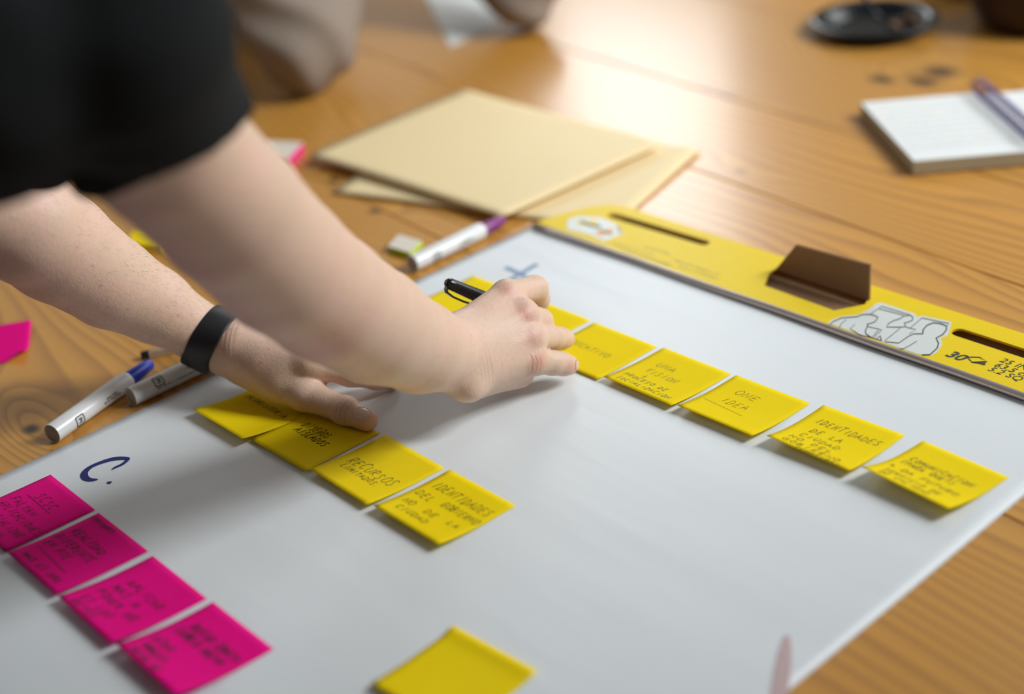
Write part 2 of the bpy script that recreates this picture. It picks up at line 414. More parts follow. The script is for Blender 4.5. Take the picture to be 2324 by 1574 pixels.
def lettering(line, x0, x1, y, h, wd, rng, slant=0.22, sag=0.0):
    """strokes for one written line between x0..x1, baseline centre y (y down, note units)"""
    n = len(line); out = []; cw = (x1 - x0) / max(n, 1)
    for i, ch in enumerate(line):
        if ch == ' ': continue
        sx = cw * rng.uniform(.74, .9) if ch not in 'I!.' else cw * .8; hh = h * .80 * rng.uniform(.88, 1.1); jy = rng.uniform(-.06, .06) * h
        for st in FONT.get(ch, FONT['O']):
            pts = []
            for k in range(len(st)):
                if k:
                    a, b = st[k - 1], st[k]
                    for s in (.5, 1.0): pts.append((a[0] + (b[0] - a[0]) * s, a[1] + (b[1] - a[1]) * s))
                else: pts.append(st[0])
            cx = x0 + i * cw
            fx = lambda p: (cx + p[0] * sx + (p[1] - .5) * hh * slant + rng.uniform(-.02, .02) * sx,
                            y + h / 2 - p[1] * hh + jy + sag * (i / n - .5) + rng.uniform(-.02, .02) * h)
            out.append(([fx(p) for p in pts], wd))
    return out

# ================================================================ setting
def floor_and_walls():
    box('floor', ((WALL_X + WALL_L) / 2, -0.32, -0.78), (WALL_X - WALL_L + .28, 5.8, 0.08), M_FLOOR)['kind'] = 'structure'
    y0, y1, zt, zb = WALL_Y, WALL_Y + 0.14, 3.7, -0.74
    bm = bmesh.new()
    xs = [WALL_L] + [x for wdw in WINDOWS for x in wdw[:2]] + [WALL_X]
    for i in range(0, len(xs), 2): box_bm(bm, ((xs[i] + xs[i + 1]) / 2, (y0 + y1) / 2, (zt + zb) / 2), (xs[i + 1] - xs[i], y1 - y0, zt - zb))
    for (a, b, L) in WINDOWS:
        box_bm(bm, ((a + b) / 2, (y0 + y1) / 2, (zb + WZ0) / 2), (b - a, y1 - y0, WZ0 - zb))
        box_bm(bm, ((a + b) / 2, (y0 + y1) / 2, (zt + WZ1) / 2), (b - a, y1 - y0, zt - WZ1))
    bm_obj('wall_back', bm, M_WALL)['kind'] = 'structure'
    for i, (a, b, L) in enumerate(WINDOWS):
        bm = bmesh.new(); t = 0.045
        for (c, s) in [(((a + b) / 2, WZ0 + t / 2), (b - a, t)), (((a + b) / 2, WZ1 - t / 2), (b - a, t)), ((a + t / 2, (WZ0 + WZ1) / 2), (t, WZ1 - WZ0)), ((b - t / 2, (WZ0 + WZ1) / 2), (t, WZ1 - WZ0))]:
            box_bm(bm, (c[0], y0 + 0.08, c[1]), (s[0], 0.05, s[1]))
        if b - a > 1: box_bm(bm, ((a + b) / 2, y0 + 0.08, (WZ0 + WZ1) / 2), (0.04, 0.05, WZ1 - WZ0))
        bm_obj('window_%d' % (i + 1), bm, M_FRAME)['kind'] = 'structure'
    for k, (xw, a, b, L) in enumerate(SIDE):
        sg = 1 if xw > 0 else -1; xc = xw + .07 * sg
        bm = bmesh.new()
        for (c0, c1, d0, d1) in [(-3.2, a, zb, zt), (b, WALL_Y + .14, zb, zt), (a, b, zb, SZ0), (a, b, SZ1, zt)]:
            box_bm(bm, (xc, (c0 + c1) / 2, (d0 + d1) / 2), (.14, c1 - c0, d1 - d0))
        bm_obj('wall_right' if sg > 0 else 'wall_left', bm, M_WALL)['kind'] = 'structure'
        bm = bmesh.new(); t = .045
        for (c, s_) in [(((a + b) / 2, SZ0 + t / 2), (b - a, t)), (((a + b) / 2, SZ1 - t / 2), (b - a, t)), ((a + t / 2, (SZ0 + SZ1) / 2), (t, SZ1 - SZ0)), ((b - t / 2, (SZ0 + SZ1) / 2), (t, SZ1 - SZ0)), (((a + b) / 2, (SZ0 + SZ1) / 2), (.04, SZ1 - SZ0))]:
            box_bm(bm, (xw + .08 * sg, c[0], c[1]), (.05, s_[0], s_[1]))
        bm_obj('window_%d' % (len(WINDOWS) + 1 + k), bm, M_FRAME)['kind'] = 'structure'
floor_and_walls()

# ================================================================ table
RG = np.array([[math.cos(GR), -math.sin(GR)], [math.sin(GR), math.cos(GR)]])
def gp(a, b): return RG @ np.array([a, b])            # grain frame -> page frame
TX0, TX1 = -0.93, 1.45
SEAMS = [-0.757, -0.352, -0.085, 0.218, 0.405, 0.70, 1.02]   # across the grain
table = thing('wooden_table', 'long honey-coloured pine table of wide planks under all the papers', 'table', (0.2, 0.1, -0.74))
for i in range(len(SEAMS) - 1):
    g = 0.0009
    poly = [gp(TX0, SEAMS[i] + g), gp(TX1, SEAMS[i] + g), gp(TX1, SEAMS[i + 1] - g), gp(TX0, SEAMS[i + 1] - g)]
    prism('plank', poly, -0.032, 0.0, M_WOOD, table, 0.0012)
prism('table_backing', [gp(TX0 + .02, SEAMS[0] + .02), gp(TX1 - .02, SEAMS[0] + .02), gp(TX1 - .02, SEAMS[-1] - .02), gp(TX0 + .02, SEAMS[-1] - .02)], -0.045, -0.033, M_WOOD, table)
for (a0, a1, b0, b1) in [(TX0 + .08, TX1 - .08, SEAMS[0] + .07, SEAMS[0] + .095), (TX0 + .08, TX1 - .08, SEAMS[-1] - .095, SEAMS[-1] - .07)]:
    prism('apron', [gp(a0, b0), gp(a1, b0), gp(a1, b1), gp(a0, b1)], -0.14, -0.046, M_WOOD, table)
for a in (TX0 + .09, TX1 - .16):
    for b in (SEAMS[0] + .10, SEAMS[-1] - .17):
        prism('leg', [gp(a, b), gp(a + .07, b), gp(a + .07, b + .07), gp(a, b + .07)], -0.74, -0.046, M_WOOD, table, 0.004)

# ================================================================ easel pad
pad = thing('easel_pad', 'large white flip chart pad with a yellow card header lying on the table', 'easel pad', (0.32, -0.38, 0))
PW, PL, PT = 0.637, 0.775, 0.0022
def sheet_surface():
    nx, ny = 60, 80; vs, fs = [], []
    def z(x, y):
        e = 0.0014 * math.sin(9 * x + 2.0 * y) * math.sin(7 * y + 1.0) ** 2
        e *= sstep(0, 0.06, x) * sstep(0, 0.06, PW - x)
        return PT + max(e, -0.0006)
    for j in range(ny + 1):
        for i in range(nx + 1):
            x = PW * i / nx; y = -PL * j / ny
            bow = 0.0035 * math.sin(math.pi * j / ny) * (1 if i == nx else i / nx)
            vs.append((x + bow, y, z(x, y)))
    for j in range(ny):
        for i in range(nx):
            a = j * (nx + 1) + i; fs.append((a, a + nx + 1, a + nx + 2, a + 1))
    # under-sheets: rim down to the table
    rim = [i for i in range(nx + 1)] + [(j + 1) * (nx + 1) - 1 for j in range(1, ny + 1)] + [ny * (nx + 1) + i for i in range(nx - 1, -1, -1)] + [j * (nx + 1) for j in range(ny - 1, 0, -1)]
    b0 = len(vs)
    for k in rim: vs.append((vs[k][0], vs[k][1], 0.0002))
    n = len(rim)
    for k in range(n): fs.append((rim[k], rim[(k + 1) % n], b0 + (k + 1) % n, b0 + k))
    mesh('flat_sheet', vs, fs, M_PAPER, pad, True); sharp(pad.children[-1] if pad.children else None) if False else None
    return z
page_z = sheet_surface()
def on_page(x, y, lift=0.0004): return (x, y, page_z(x, y) + lift)
# yellow header card with two slots and the die-cut opening
BZ0, BZ1 = 0.0062, 0.0082
def bpt(u, v, z=BZ1): p = P(u, v, z); return (p[0], p[1])
def slot(a, b, r, n=8):
    a, b = np.array(a), np.array(b); t = nrm(b - a); nn = np.array([-t[1], t[0]]); out = []
    for k in range(n + 1):
        th = math.pi / 2 + math.pi * k / n; out.append(a + (t * math.cos(th) + nn * math.sin(th)) * r)
    for k in range(n + 1):
        th = -math.pi / 2 + math.pi * k / n; out.append(b + (t * math.cos(th) + nn * math.sin(th)) * r)
    return out
outer = [(0.007, -0.003), (0.642, -0.005), (0.642, 0.076), (0.60, 0.0815), (0.055, 0.0815), (0.036, 0.074), (0.024, 0.058), (0.012, 0.026)]
s1a, s1b = P(1390, 488, BZ1), P(1598, 550, BZ1); s2a = P(2172, 752, BZ1)
hole = [bpt(1746, 619), bpt(1734, 647), bpt(1893, 704), bpt(1963, 690), bpt(1971, 676), bpt(1762, 607)]
curve2d('header_card', outer, [slot(s1a[:2], s1b[:2], 0.0058), slot(s2a[:2] + np.array([.003, 0]), s2a[:2] + np.array([.135, .001]), 0.0072), hole], BZ0, BZ1, M_YBOARD, pad)
curve2d('backing_card', [(0.012, -0.001), (0.638, -0.003), (0.638, 0.074), (0.06, 0.078), (0.03, 0.05)], [], 0.0004, 0.0012, M_KRAFT, pad)
# the folded-up brown flap
fl = [P(1760, 611, BZ1), P(1972, 682, BZ1), P(1974, 602, BZ1 + .031), P(1806, 556, BZ1 + .031)]
fl2 = [p + np.array([0.0002, 0.0022, 0.0006]) for p in fl]
mesh('cardboard_flap', fl + fl2, [(0, 1, 2, 3), (7, 6, 5, 4), (0, 4, 5, 1), (1, 5, 6, 2), (2, 6, 7, 3), (3, 7, 4, 0)], M_KRAFT, pad)['label'] = 'brown cardboard flap folded up out of the header'
# smoky plastic strip along the fold
tube('binding_strip', [V(0.006 + .634 * k / 24, -0.0060 - 0.0005 * math.sin(k * .9), 0.0058) for k in range(25)], 0.0032, M_STRIP, pad, 12)
# printing on the header
BS = BZ1 + 0.0003
def on_board(u, v, lift=0.0002):
    p = P(u, v, BS + lift); return p
def z2(pt): return (1680 + pt[0] / 3.609, 520 + pt[1] / 3.609)
sil = [(700, 775), (760, 735), (850, 708), (960, 700), (1000, 680), (1060, 650), (1110, 608), (1160, 600), (1430, 690), (1450, 718), (1490, 706), (1730, 756), (1725, 785), (1700, 868), (1640, 890), (1656, 940), (1610, 1008), (1560, 1036), (1440, 1022), (1300, 972), (1100, 902), (900, 838), (780, 800)]
sil = [P(*z2(p), BS)[:2] for p in sil]; sil = [(p[0], max(p[1], -0.0025)) for p in sil]
curve2d('printed_patch', sil, [], BS - 0.0002, BS - 0.0001, M_WPRINT, pad)
art = [[(720, 795), (760, 755), (830, 725), (960, 715), (990, 700), (1040, 695), (1090, 700), (1130, 720), (1105, 755), (1070, 770), (1040, 775), (1045, 790), (1025, 830), (1030, 855), (1075, 885)],
 [(870, 740), (830, 770), (805, 815)], [(1160, 630), (1070, 690)], [(1160, 630), (1390, 700)], [(1140, 650), (1350, 705)],
 [(1350, 710), (1390, 700), (1415, 720), (1410, 745), (1370, 760), (1345, 765), (1355, 795), (1330, 800), (1240, 800), (1200, 800), (1215, 770), (1260, 745), (1300, 735), (1340, 710)],
 [(1490, 725), (1395, 805)], [(1490, 725), (1710, 770), (1695, 790)],
 [(1495, 855), (1500, 820), (1530, 785), (1580, 765), (1640, 770), (1690, 790), (1690, 820), (1660, 860), (1605, 890), (1625, 930), (1615, 970), (1555, 1025), (1490, 1028)],
 [(1495, 855), (1420, 855), (1370, 880), (1300, 930), (1190, 920)], [(1445, 915), (1390, 950), (1340, 975), (1270, 985)],
 [(1130, 825), (1085, 880)], [(1160, 820), (1100, 880)], [(1045, 795), (1150, 820)], [(1310, 810), (1180, 915)], [(960, 860), (1060, 880), (1160, 910)], [(1145, 870), (1160, 910)], [(1150, 870), (1120, 890)],
 [(940, 780), (900, 812), (945, 840), (1000, 880)], [(1355, 800), (1440, 820), (1385, 855)]]
bold = {0: 1.2, 8: 1.5, 9: 1.1, 5: 1.1}
ribbons('printed_drawing', [([z2(p) for p in st], 1.7 * bold.get(i, .8)) for i, st in enumerate(art)], on_board, M_CARDPRINT, pad)
z3 = lambda x, y: (2040 + x / 6.845, 680 + y / 6.845)
o30 = P(*z3(700, 858), BS); top30 = P(*z3(900, 775), BS); bot30 = P(*z3(850, 895), BS)
text_mesh('printed_number', '30', o30[:2], 0.0160, (1, 0.0), 0.25, BS, M_CARDPRINT, pad, 0.0004)
for s, (x, y) in (('25 IN/PO x 30 IN/PO', (1545, 948)), ('63,5 cm x 76,2 cm', (1458, 1022)), ('5.2 SQ FT', (1362, 1086))):
    q = P(*z3(x, y), BS); text_mesh('printed_size', s, q[:2], 0.0108, (1, 0), 0.22, BS, M_CARDPRINT, pad)
ribbons('printed_sheet_symbol', [([z3(*p) for p in [(1065, 885), (1255, 888), (1370, 960), (1140, 965), (1065, 885)]], 2.0), ([z3(1140, 970), z3(1250, 972), z3(1345, 985)], [1, 4, 8])], on_board, M_CARDPRINT, pad)
# worn emblem at the far end: pale six-sided badge with navy strokes and an orange patch
def zq(x, y): return (1240 + x / 5.81, 440 + y / 5.81)
badge = [P(*zq(*p), BS)[:2] for p in [(285, 330), (430, 290), (720, 310), (930, 400), (1010, 520), (760, 622), (560, 530), (270, 460)]]
curve2d('printed_badge', badge, [], BS - 0.0002, BS - 0.0001, M_WPRINT, pad)
curve2d('printed_badge_fill', [P(*zq(*p), BS)[:2] for p in [(380, 370), (640, 350), (700, 400), (480, 420)]], [], BS, BS + .0001, M_YBOARD, pad)
curve2d('printed_badge_fill', [P(*zq(*p), BS)[:2] for p in [(640, 490), (860, 450), (900, 500), (700, 560)]], [], BS, BS + .0001, M_LOGOO, pad)
ribbons('printed_badge_mark', [([zq(450, 350), zq(530, 390), zq(620, 420), zq(720, 430)], 5), ([zq(700, 480), zq(860, 520)], 4), ([zq(940, 420), zq(980, 510)], 3)], on_board, M_LOGOB, pad)
rg = random.Random(3)
faint = []
for r, (a, b) in enumerate([((880, 640), (1400, 800)), ((1000, 740), (1640, 930)), ((1300, 690), (1640, 790)), ((1700, 870), (2250, 1050)), ((1750, 950), (2250, 1110))]):
    x = a[0]
    while x < b[0]:
        t = (x - a[0]) / (b[0] - a[0]); yy = a[1] + (b[1] - a[1]) * t
        faint.append(([zq(x, yy), zq(x + rg.uniform(15, 40), yy + rg.uniform(2, 14))], 2.2)); x += rg.uniform(35, 60)
M_FAINT = mat('faint_grey_print', (0.40, 0.42, 0.16), 0.45, 0.3)
ribbons('printed_small_lines', faint, on_board, M_FAINT, pad)
# marks drawn on the page
def pg(u, v): q = P(u, v, PT + .0004); return (q[0], q[1])
z5 = lambda x, y: (x / 6.835, 900 + y / 6.835)
cpts = [(1735, 1125), (1790, 1090), (1890, 1045), (1960, 990), (1975, 955), (1900, 948), (1780, 955), (1640, 990), (1500, 1040), (1390, 1095), (1320, 1160), (1305, 1215), (1330, 1260), (1400, 1285), (1480, 1282), (1520, 1278)]
wd = [.0012, .0028, .0032, .0034, .0042, .0050, .0056, .0050, .0044, .0046, .0056, .0064, .0060, .0048, .0030, .0008]
def smooth_pts(p, w, n=4):
    p = np.array(p, float); out, ow = [], []
    for i in range(len(p) - 1):
        p0, p1, p2, p3 = p[max(i - 1, 0)], p[i], p[i + 1], p[min(i + 2, len(p) - 1)]
        for k in range(n):
            t = k / n
            out.append(0.5 * ((2 * p1) + (-p0 + p2) * t + (2 * p0 - 5 * p1 + 4 * p2 - p3) * t * t + (-p0 + 3 * p1 - 3 * p2 + p3) * t ** 3)); ow.append(w[i] + (w[i + 1] - w[i]) * t)
    out.append(p[-1]); ow.append(w[-1]); return out, ow
cp = [pg(*z5(*p)) for p in cpts]; cs, cw = smooth_pts(cp, wd)
ribbons('written_letter', [(cs, cw), ([pg(*z5(1672, 1345)), pg(*z5(1695, 1325)), pg(*z5(1738, 1312))], [.003, .0042, .001])], on_page, M_BLUE, pad)['label'] = 'blue marker letter C with a full stop'
ribbons('written_letter', [([pg(1148, 606), pg(1180, 620), pg(1192, 628)], .006), ([pg(1219, 599), pg(1182, 620), pg(1140, 645)], .006)], on_page, M_PALEBLUE, pad)['label'] = 'blue marker letter half under the hand'
ribbons('marker_streak', [([pg(1786, 1440), pg(1781, 1480), pg(1775, 1525), pg(1768, 1572), pg(1764, 1600)], [.004, .0088, .0105, .0105, .010])], on_page, M_ROSE, pad)['label'] = 'faded rose streak near the right edge of the sheet'

# ================================================================ sticky notes
NS = 0.0762
def note(x, y, deg, m, label, group, lines=(), rules=(), lift=0.003, zbase=None, ink=None, seed=1, width=0.00045, twist=0.0, fold=0.0, stuckpart=0.3, size=NS):
    """square note: top edge stuck down, lower edge curling up by `lift`"""
    a = math.radians(deg); ca, sa = math.cos(a), math.sin(a); n = 14
    def loc(u, v, e=0.0):
        k = sstep(stuckpart, 1.0, v) * 1.0
        curl = lift * (0.25 * max(v - .15, 0) / .85 + 0.75 * max(v - stuckpart, 0) ** 2 / (1 - stuckpart) ** 2) * (1 + twist * (u - .5))
        if fold: curl += fold * (1 - sstep(0.0, .16, v))
        px, py = u * size, -v * size * (1 - 0.5 * (lift / size) ** 2)
        X, Y = x + px * ca - py * sa, y + px * sa + py * ca
        zb = zbase if zbase is not None else page_z(X, Y)
        return (X, Y, zb + 0.0006 + curl + e)
    root = thing('sticky_note', label, 'sticky note', loc(.5, .5), group)
    vs, fs = [], []
    for e in (0.0, -0.00018):
        for j in range(n + 1):
            for i in range(n + 1): vs.append(loc(i / n, j / n, e))
    N1 = (n + 1) ** 2
    for j in range(n):
        for i in range(n):
            q = j * (n + 1) + i; fs.append((q, q + n + 1, q + n + 2, q + 1)); fs.append((N1 + q, N1 + q + 1, N1 + q + n + 2, N1 + q + n + 1))
    rim = list(range(n + 1)) + [(j + 1) * (n + 1) - 1 for j in range(1, n + 1)] + [n * (n + 1) + i for i in range(n - 1, -1, -1)] + [j * (n + 1) for j in range(n - 1, 0, -1)]
    for k in range(len(rim)):
        p, q = rim[k], rim[(k + 1) % len(rim)]; fs.append((p, q, N1 + q, N1 + p))
    mesh('note_paper', vs, fs, m, root, True)
    rng = random.Random(seed); strokes = []
    for L in lines:
        t, x0, x1, yc, h = L[:5]; strokes += lettering(t, x0, x1, yc, h, width / size * (L[5] if len(L) > 5 else 1), rng)
    for (p, q) in rules:
        strokes.append(([(p[0] + (q[0] - p[0]) * k / 8, p[1] + (q[1] - p[1]) * k / 8) for k in range(9)], width * .85 / size))
    if strokes: ribbons('handwriting', strokes, lambda u, v: loc(u, v, 0.00025), ink or M_INK, root)
    return root
GU, GM, GP = 'yellow notes in the upper row', 'yellow notes in the middle row', 'pink notes in the lower row'
note(0.0395, -0.121, 1.0, M_YEL, 'yellow note under the pen, first of the upper row', GU, lift=.002, seed=2)
note(0.1215, -0.1195, 0.6, M_YEL, 'yellow note under the right hand, beside the EDUCATIVO one', GU, lift=.002, seed=3)
note(0.2038, -0.1198, 0.4, M_YEL, 'yellow note reading EDUCATIVO just beyond the curled fingertips', GU, [('EDUCATIVO', .04, .74, .50, .13)], lift=.0012, ink=M_GINK, seed=4)
note(0.2854, -0.1168, 0.14, M_YEL, 'yellow note reading UNA VISION with more green writing below', GU,
     [('UNA', .22, .50, .33, .12), ('VISION', .22, .68, .51, .12), ('v', .28, .36, .64, .08), ('PROCESO DE', .10, .74, .745, .085, 1.15), ('SOCIALIZACION', .10, .88, .865, .085, 1.15)], lift=.0045, ink=M_GINK, seed=5)
note(0.3662, -0.1155, 0.9, M_YEL, 'yellow note reading ONE IDEA over a ruled line', GU, [('ONE', .24, .56, .275, .14), ('IDEA', .23, .60, .505, .14)], [((.07, .64), (.63, .69))], lift=.0062, seed=6, width=.00035)
note(0.4523, -0.1100, 1.66, M_YEL, 'yellow note reading IDENTIDADES DE LA CIUDAD NO DEL GOBIERNO', GU,
     [('IDENTIDADES', .14, .92, .295, .14), ('DE LA', .22, .61, .505, .11), ('CIUDAD', .19, .68, .655, .10), ('NO DEL', .14, .68, .775, .085), ('GOBIERNO', .13, .84, .88, .085), ('(CONTIGA)', .34, .88, .965, .055)], lift=.0075, seed=7, ink=M_INK, width=.0005, twist=-.3)
note(0.5434, -0.1059, -2.74, M_YEL, 'yellow note reading COMUNICACION, last of its row by the sheet edge', GU,
     [('COMUNICACION', .13, .86, .36, .10), ('(PARA QUE?)', .10, .72, .47, .10), ('> DA FUTURO', .08, .88, .63, .09), ('SERVICIO DE', .12, .78, .77, .08), ('DE CALIDAD', .14, .72, .87, .08)], lift=.0115, seed=8, ink=M_INK2, width=.0007, twist=-.2)
note(0.0497, -0.3782, -0.54, M_YEL, 'yellow note reading INCONSISTENCIA beneath the left palm', GM, [('INCONSISTENCIA', .08, .88, .33, .10)], lift=.0075, seed=9, width=.0006)
note(0.1238, -0.3704, -0.09, M_YEL, 'yellow note reading DISEÑOS AISLADOS under the left thumb', GM, [('DISEÑOS', .19, .64, .385, .13), ('AISLADOS', .20, .76, .51, .12, 1.2)], lift=.0022, seed=10, width=.00065)
note(0.2059, -0.3688, -1.6, M_YEL, 'yellow note reading RECURSOS LIMITADOS', GM, [('RECURSOS', .14, .89, .53, .17), ('LIMITADOS.', .16, .80, .675, .09)], lift=.0048, seed=11, width=.00055)
note(0.2873, -0.3695, -0.56, M_YEL, 'yellow note reading IDENTIDADES DEL GOBIERNO NO DE LA CIUDAD', GM,
     [('IDENTIDADES', .10, .95, .26, .155), ('DEL', .08, .34, .475, .13), ('GOBIERNO', .44, .97, .445, .12), ('NO', .10, .26, .665, .11), ('DE', .42, .60, .66, .11), ('LA', .74, .90, .64, .09), ('CIUDAD', .15, .62, .80, .10)], lift=.0062, seed=12, width=.00055)
note(0.4352, -0.4963, 4.2, M_YEL, 'blank yellow note cut by the lower frame edge, away from both rows', 'yellow notes by themselves', lift=.004, seed=13, fold=.0022)
M_PINKINK = mat('ink_on_pink', (0.05, 0.008, 0.025), 0.5, 0.3)
note(0.0338, -0.5830, -1.58, M_PINK, 'pink note headed SCSC underlined, below the blue letter C', GP,
     [('SCSC', .28, .68, .26, .14), ('FALTAN', .12, .62, .47, .12), ('APLICACIONES', .10, .98, .60, .11), ('P SOCIALIZAR', .02, .90, .755, .11), ('ESTO', .36, .74, .90, .11)], [((.18, .355), (.70, .36))], lift=.0018, seed=14, ink=M_PINKINK, width=.0006)
note(0.1159, -0.5854, -1.19, M_PINK, 'pink note with INSIGHTS small at its top corner and REALIDAD DIFERENTE below', GP,
     [('INSIGHTS', .02, .46, .07, .07), ('REALIDAD', .10, .72, .31, .12), ('DIFERENTE', .06, .76, .46, .12), ('EN PTE', .08, .54, .60, .11), ('MAX ES DMX', .12, .86, .86, .10)], [((.10, .72), (.72, .75))], lift=.0040, seed=15, ink=M_PINKINK, width=.0008)
note(0.2000, -0.5879, -1.6, M_PINK, 'pink note reading APLICAR, third of the pink row', GP,
     [('APLICAR', .22, .84, .36, .12), ('MAS A', .18, .66, .50, .12), ('PONER NO', .14, .84, .64, .12), ('ES LOS', .14, .66, .78, .11), ('RETOS', .14, .56, .90, .10)], lift=.0062, seed=16, ink=M_PINKINK, width=.0009)
note(0.2828, -0.5893, -1.18, M_PINK, 'pink note nearest the camera with writing too blurred to read', GP,
     [('BUSCAR EL', .18, .70, .30, .12), ('CAMBIO NUEVO', .12, .86, .43, .12), ('HACIA', .66, .92, .30, .10), ('OTRO', .10, .40, .66, .10), ('MODELO', .14, .50, .78, .10), ('SOCIAL DE', .12, .60, .90, .10)], lift=.0085, seed=17, ink=M_PINKINK, width=.0011)

# loose pink note on the wood at the left edge
q = [P(72, 727, .004), P(60, 826, .001)]
dvec = q[1] - q[0]; ang = math.degrees(math.atan2(dvec[1], dvec[0]))
root = thing('sticky_note', 'blank pink note lying alone on the bare wood at the left edge', 'sticky note', (q[0] + q[1]) / 2, 'pink notes off the sheet')
def loose_note():
    n = 16; vs, fs = [], []
    e1 = dvec[:2] / np.linalg.norm(dvec[:2]); e2 = np.array([e1[1], -e1[0]]) * 1.0
    if e2 @ (P(0, 790, 0)[:2] - q[0][:2]) < 0: e2 = -e2
    for j in range(n + 1):
        for i in range(n + 1):
            s_, t_ = i / n, j / n                      # s along the near edge, t to the left
            z = 0.0008 + 0.004 * (1 - s_) ** 2
            c = max(0, 1 - math.hypot(1 - s_, t_ * 1.0) / .28); z += 0.008 * c ** 1.5
            p = q[0][:2] + e1 * NS * s_ * (1 - .06 * c) + e2 * NS * (t_ + .05 * c); vs.append((p[0], p[1], z))
    for j in range(n):
        for i in range(n): k = j * (n + 1) + i; fs.append((k, k + 1, k + n + 2, k + n + 1))
    o = mesh('note_paper', vs, fs, M_PINK, root, True)
    sd = o.modifiers.new('thickness', 'SOLIDIFY'); sd.thickness = 0.0002
loose_note()

# ================================================================ pens and markers
def marker(name, label, a, b, L, cap_m, capname, group='whiteboard markers on the table', text_phi=0.0, seed=1):
    """a: centre of the plug end, b: a point along the axis"""
    r = 0.0088; ax = nrm(np.array([b[0] - a[0], b[1] - a[1], 0])); o = np.array([a[0], a[1], r])
    t = thing(name, label, 'marker', (o[0], o[1], 0), group)
    lathe('barrel', o, ax, [(0.0008, r * .93), (0, r * .97), (.0012, r), (L - .036, r), (L - .033, r * .97), (L - .031, r * .86), (L - .0305, r * .5)], M_WHITE, t, 40)
    lathe('end_plug', o, ax, [(-.0002, .0), (-.0002, r * .3), (.0002, r * .34), (.0001, r * .8), (.0009, r * .93)], M_PLUG, t, 32)
    lathe(capname, o, ax, [(L - .032, r * .80), (L - .030, r * .84), (L - .012, r * .72), (L - .003, r * .62), (L, r * .50), (L, 0)], cap_m, t, 10)
    # printed marks wrapped on the barrel
    x, y, a_ = frame_from(ax); rg = random.Random(seed)
    def surf(s, ph): return o + a_ * s + (x * math.cos(ph) + y * math.sin(ph)) * (r + .00015)
    st = []
    def add(pts, wdt):
        st.append((pts, wdt))
    vs, fs = [], []
    def strip(s0, p0, s1, p1, wd_):
        n = 6; b0 = len(vs); d = np.array([s1 - s0, (p1 - p0) * r]); d = d / (np.linalg.norm(d) + 1e-9); nn = np.array([-d[1], d[0] ]) * wd_ / 2
        for k in range(n + 1):
            f = k / n; s = s0 + (s1 - s0) * f; p = p0 + (p1 - p0) * f
            vs.append(surf(s + nn[0], p + nn[1] / r)); vs.append(surf(s - nn[0], p - nn[1] / r))
        for k in range(n): i = b0 + 2 * k; fs.append((i, i + 1, i + 3, i + 2))
    c = text_phi; hs, hp = .0045, .0042 / r
    s0 = .026
    for (p, q_) in [((-1, -1), (1, -1)), ((1, -1), (1, 1)), ((1, 1), (-1, 1)), ((-1, 1), (-1, -1))]:
        strip(s0 + p[0] * hs, c + p[1] * hp, s0 + q_[0] * hs, c + q_[1] * hp, .0011)
    for (p, q_) in [((-.5, -.4), (.5, -.4)), ((-.5, .4), (.5, .4)), ((0, -.4), (0, .4)), ((.5, -.4), (.2, .1))]:
        strip(s0 + p[0] * hs, c + p[1] * hp, s0 + q_[0] * hs, c + q_[1] * hp, .0009)
    for row, (ph, sa, sb) in enumerate([(c + .70, .022, .074), (c + .05, .056, .078), (c - .22, .060, .074)]):
        s = sa
        while s < sb:
            wl = rg.uniform(.0008, .0016)
            strip(s, ph - .06, s + wl * .5, ph + .07, .0008); strip(s + wl * .5, ph + .07, s + wl, ph - .06, .0007); s += wl + rg.choice([.0003, .0003, .0012])
    mesh('printed_label', vs, fs, M_PRINT, t)
    return t
marker('marker', 'white marker with a blue cap lying on the wood near the letter C', P(118, 984, .0088), P(290, 862, .0088), 0.128, M_CAPB, 'blue_cap', text_phi=3.1, seed=1)
marker('marker', 'white marker lying under the wrist with the black band', P(297, 900, .0088), P(470, 818, .0088), 0.118, M_CAPG, 'green_cap', text_phi=2.35, seed=2)
marker('marker', 'white marker with a purple cap between the envelopes and the sheet', P(936, 598, .0088), P(1098, 520, .0088), 0.128, M_CAPP, 'purple_cap', text_phi=3.1, seed=3)

# clear ballpoint with a dark end plug, partly under the forearm
a, b = P(324, 806, .0042), P(390, 792, .0042); ax = nrm(b - a)
t = thing('ballpoint_pen', 'clear plastic ballpoint pen with a dark end plug under the left forearm', 'pen', (a[0], a[1], 0))
lathe('barrel', a, ax, [(.004, .0036), (.0045, .0040), (.094, .0040), (.100, .0034), (.106, .0014), (.108, .0006)], M_CLEAR, t, 6, smooth=False)
lathe('end_plug', a, ax, [(-.002, .0026), (-.0015, .0036), (.0058, .0041), (.006, .003)], M_BLACK, t, 16)
lathe('ink_tube', a, ax, [(.007, .0014), (.09, .0014)], M_KRAFT, t, 10)

# black pen held in the right hand
pr, pt_ = P(1012, 640, d=1.30), P(1252, 741, d=1.385)
ax = nrm(pt_ - pr); PLN = np.linalg.norm(pt_ - pr)
hp = thing('felt_pen', 'black pen with a clip held in the right hand', 'pen', pt_)
lathe('cap', pr, ax, [(0, .0008), (.0006, .0030), (.002, .0040), (.004, .0049), (.012, .0052), (.040, .0061), (.052, .0062), (.0525, .0048)], M_GLOSSBLK, hp, 24)
lathe('barrel', pr, ax, [(.050, .0046), (PLN - .030, .0046), (PLN - .014, .0036), (PLN - .006, .0018), (PLN - .005, .0009), (PLN, .0006)], M_GLOSSBLK, hp, 20)
camdir = nrm(CAM_LOC - pr); side = nrm(np.cross(ax, camdir))
if side @ RC[:, 1] > 0: side = -side
cl = [pr + ax * s + side * d_ for s, d_ in [(.002, .0046), (.005, .0078), (.012, .0092), (.024, .0094), (.036, .0086), (.041, .0070)]]
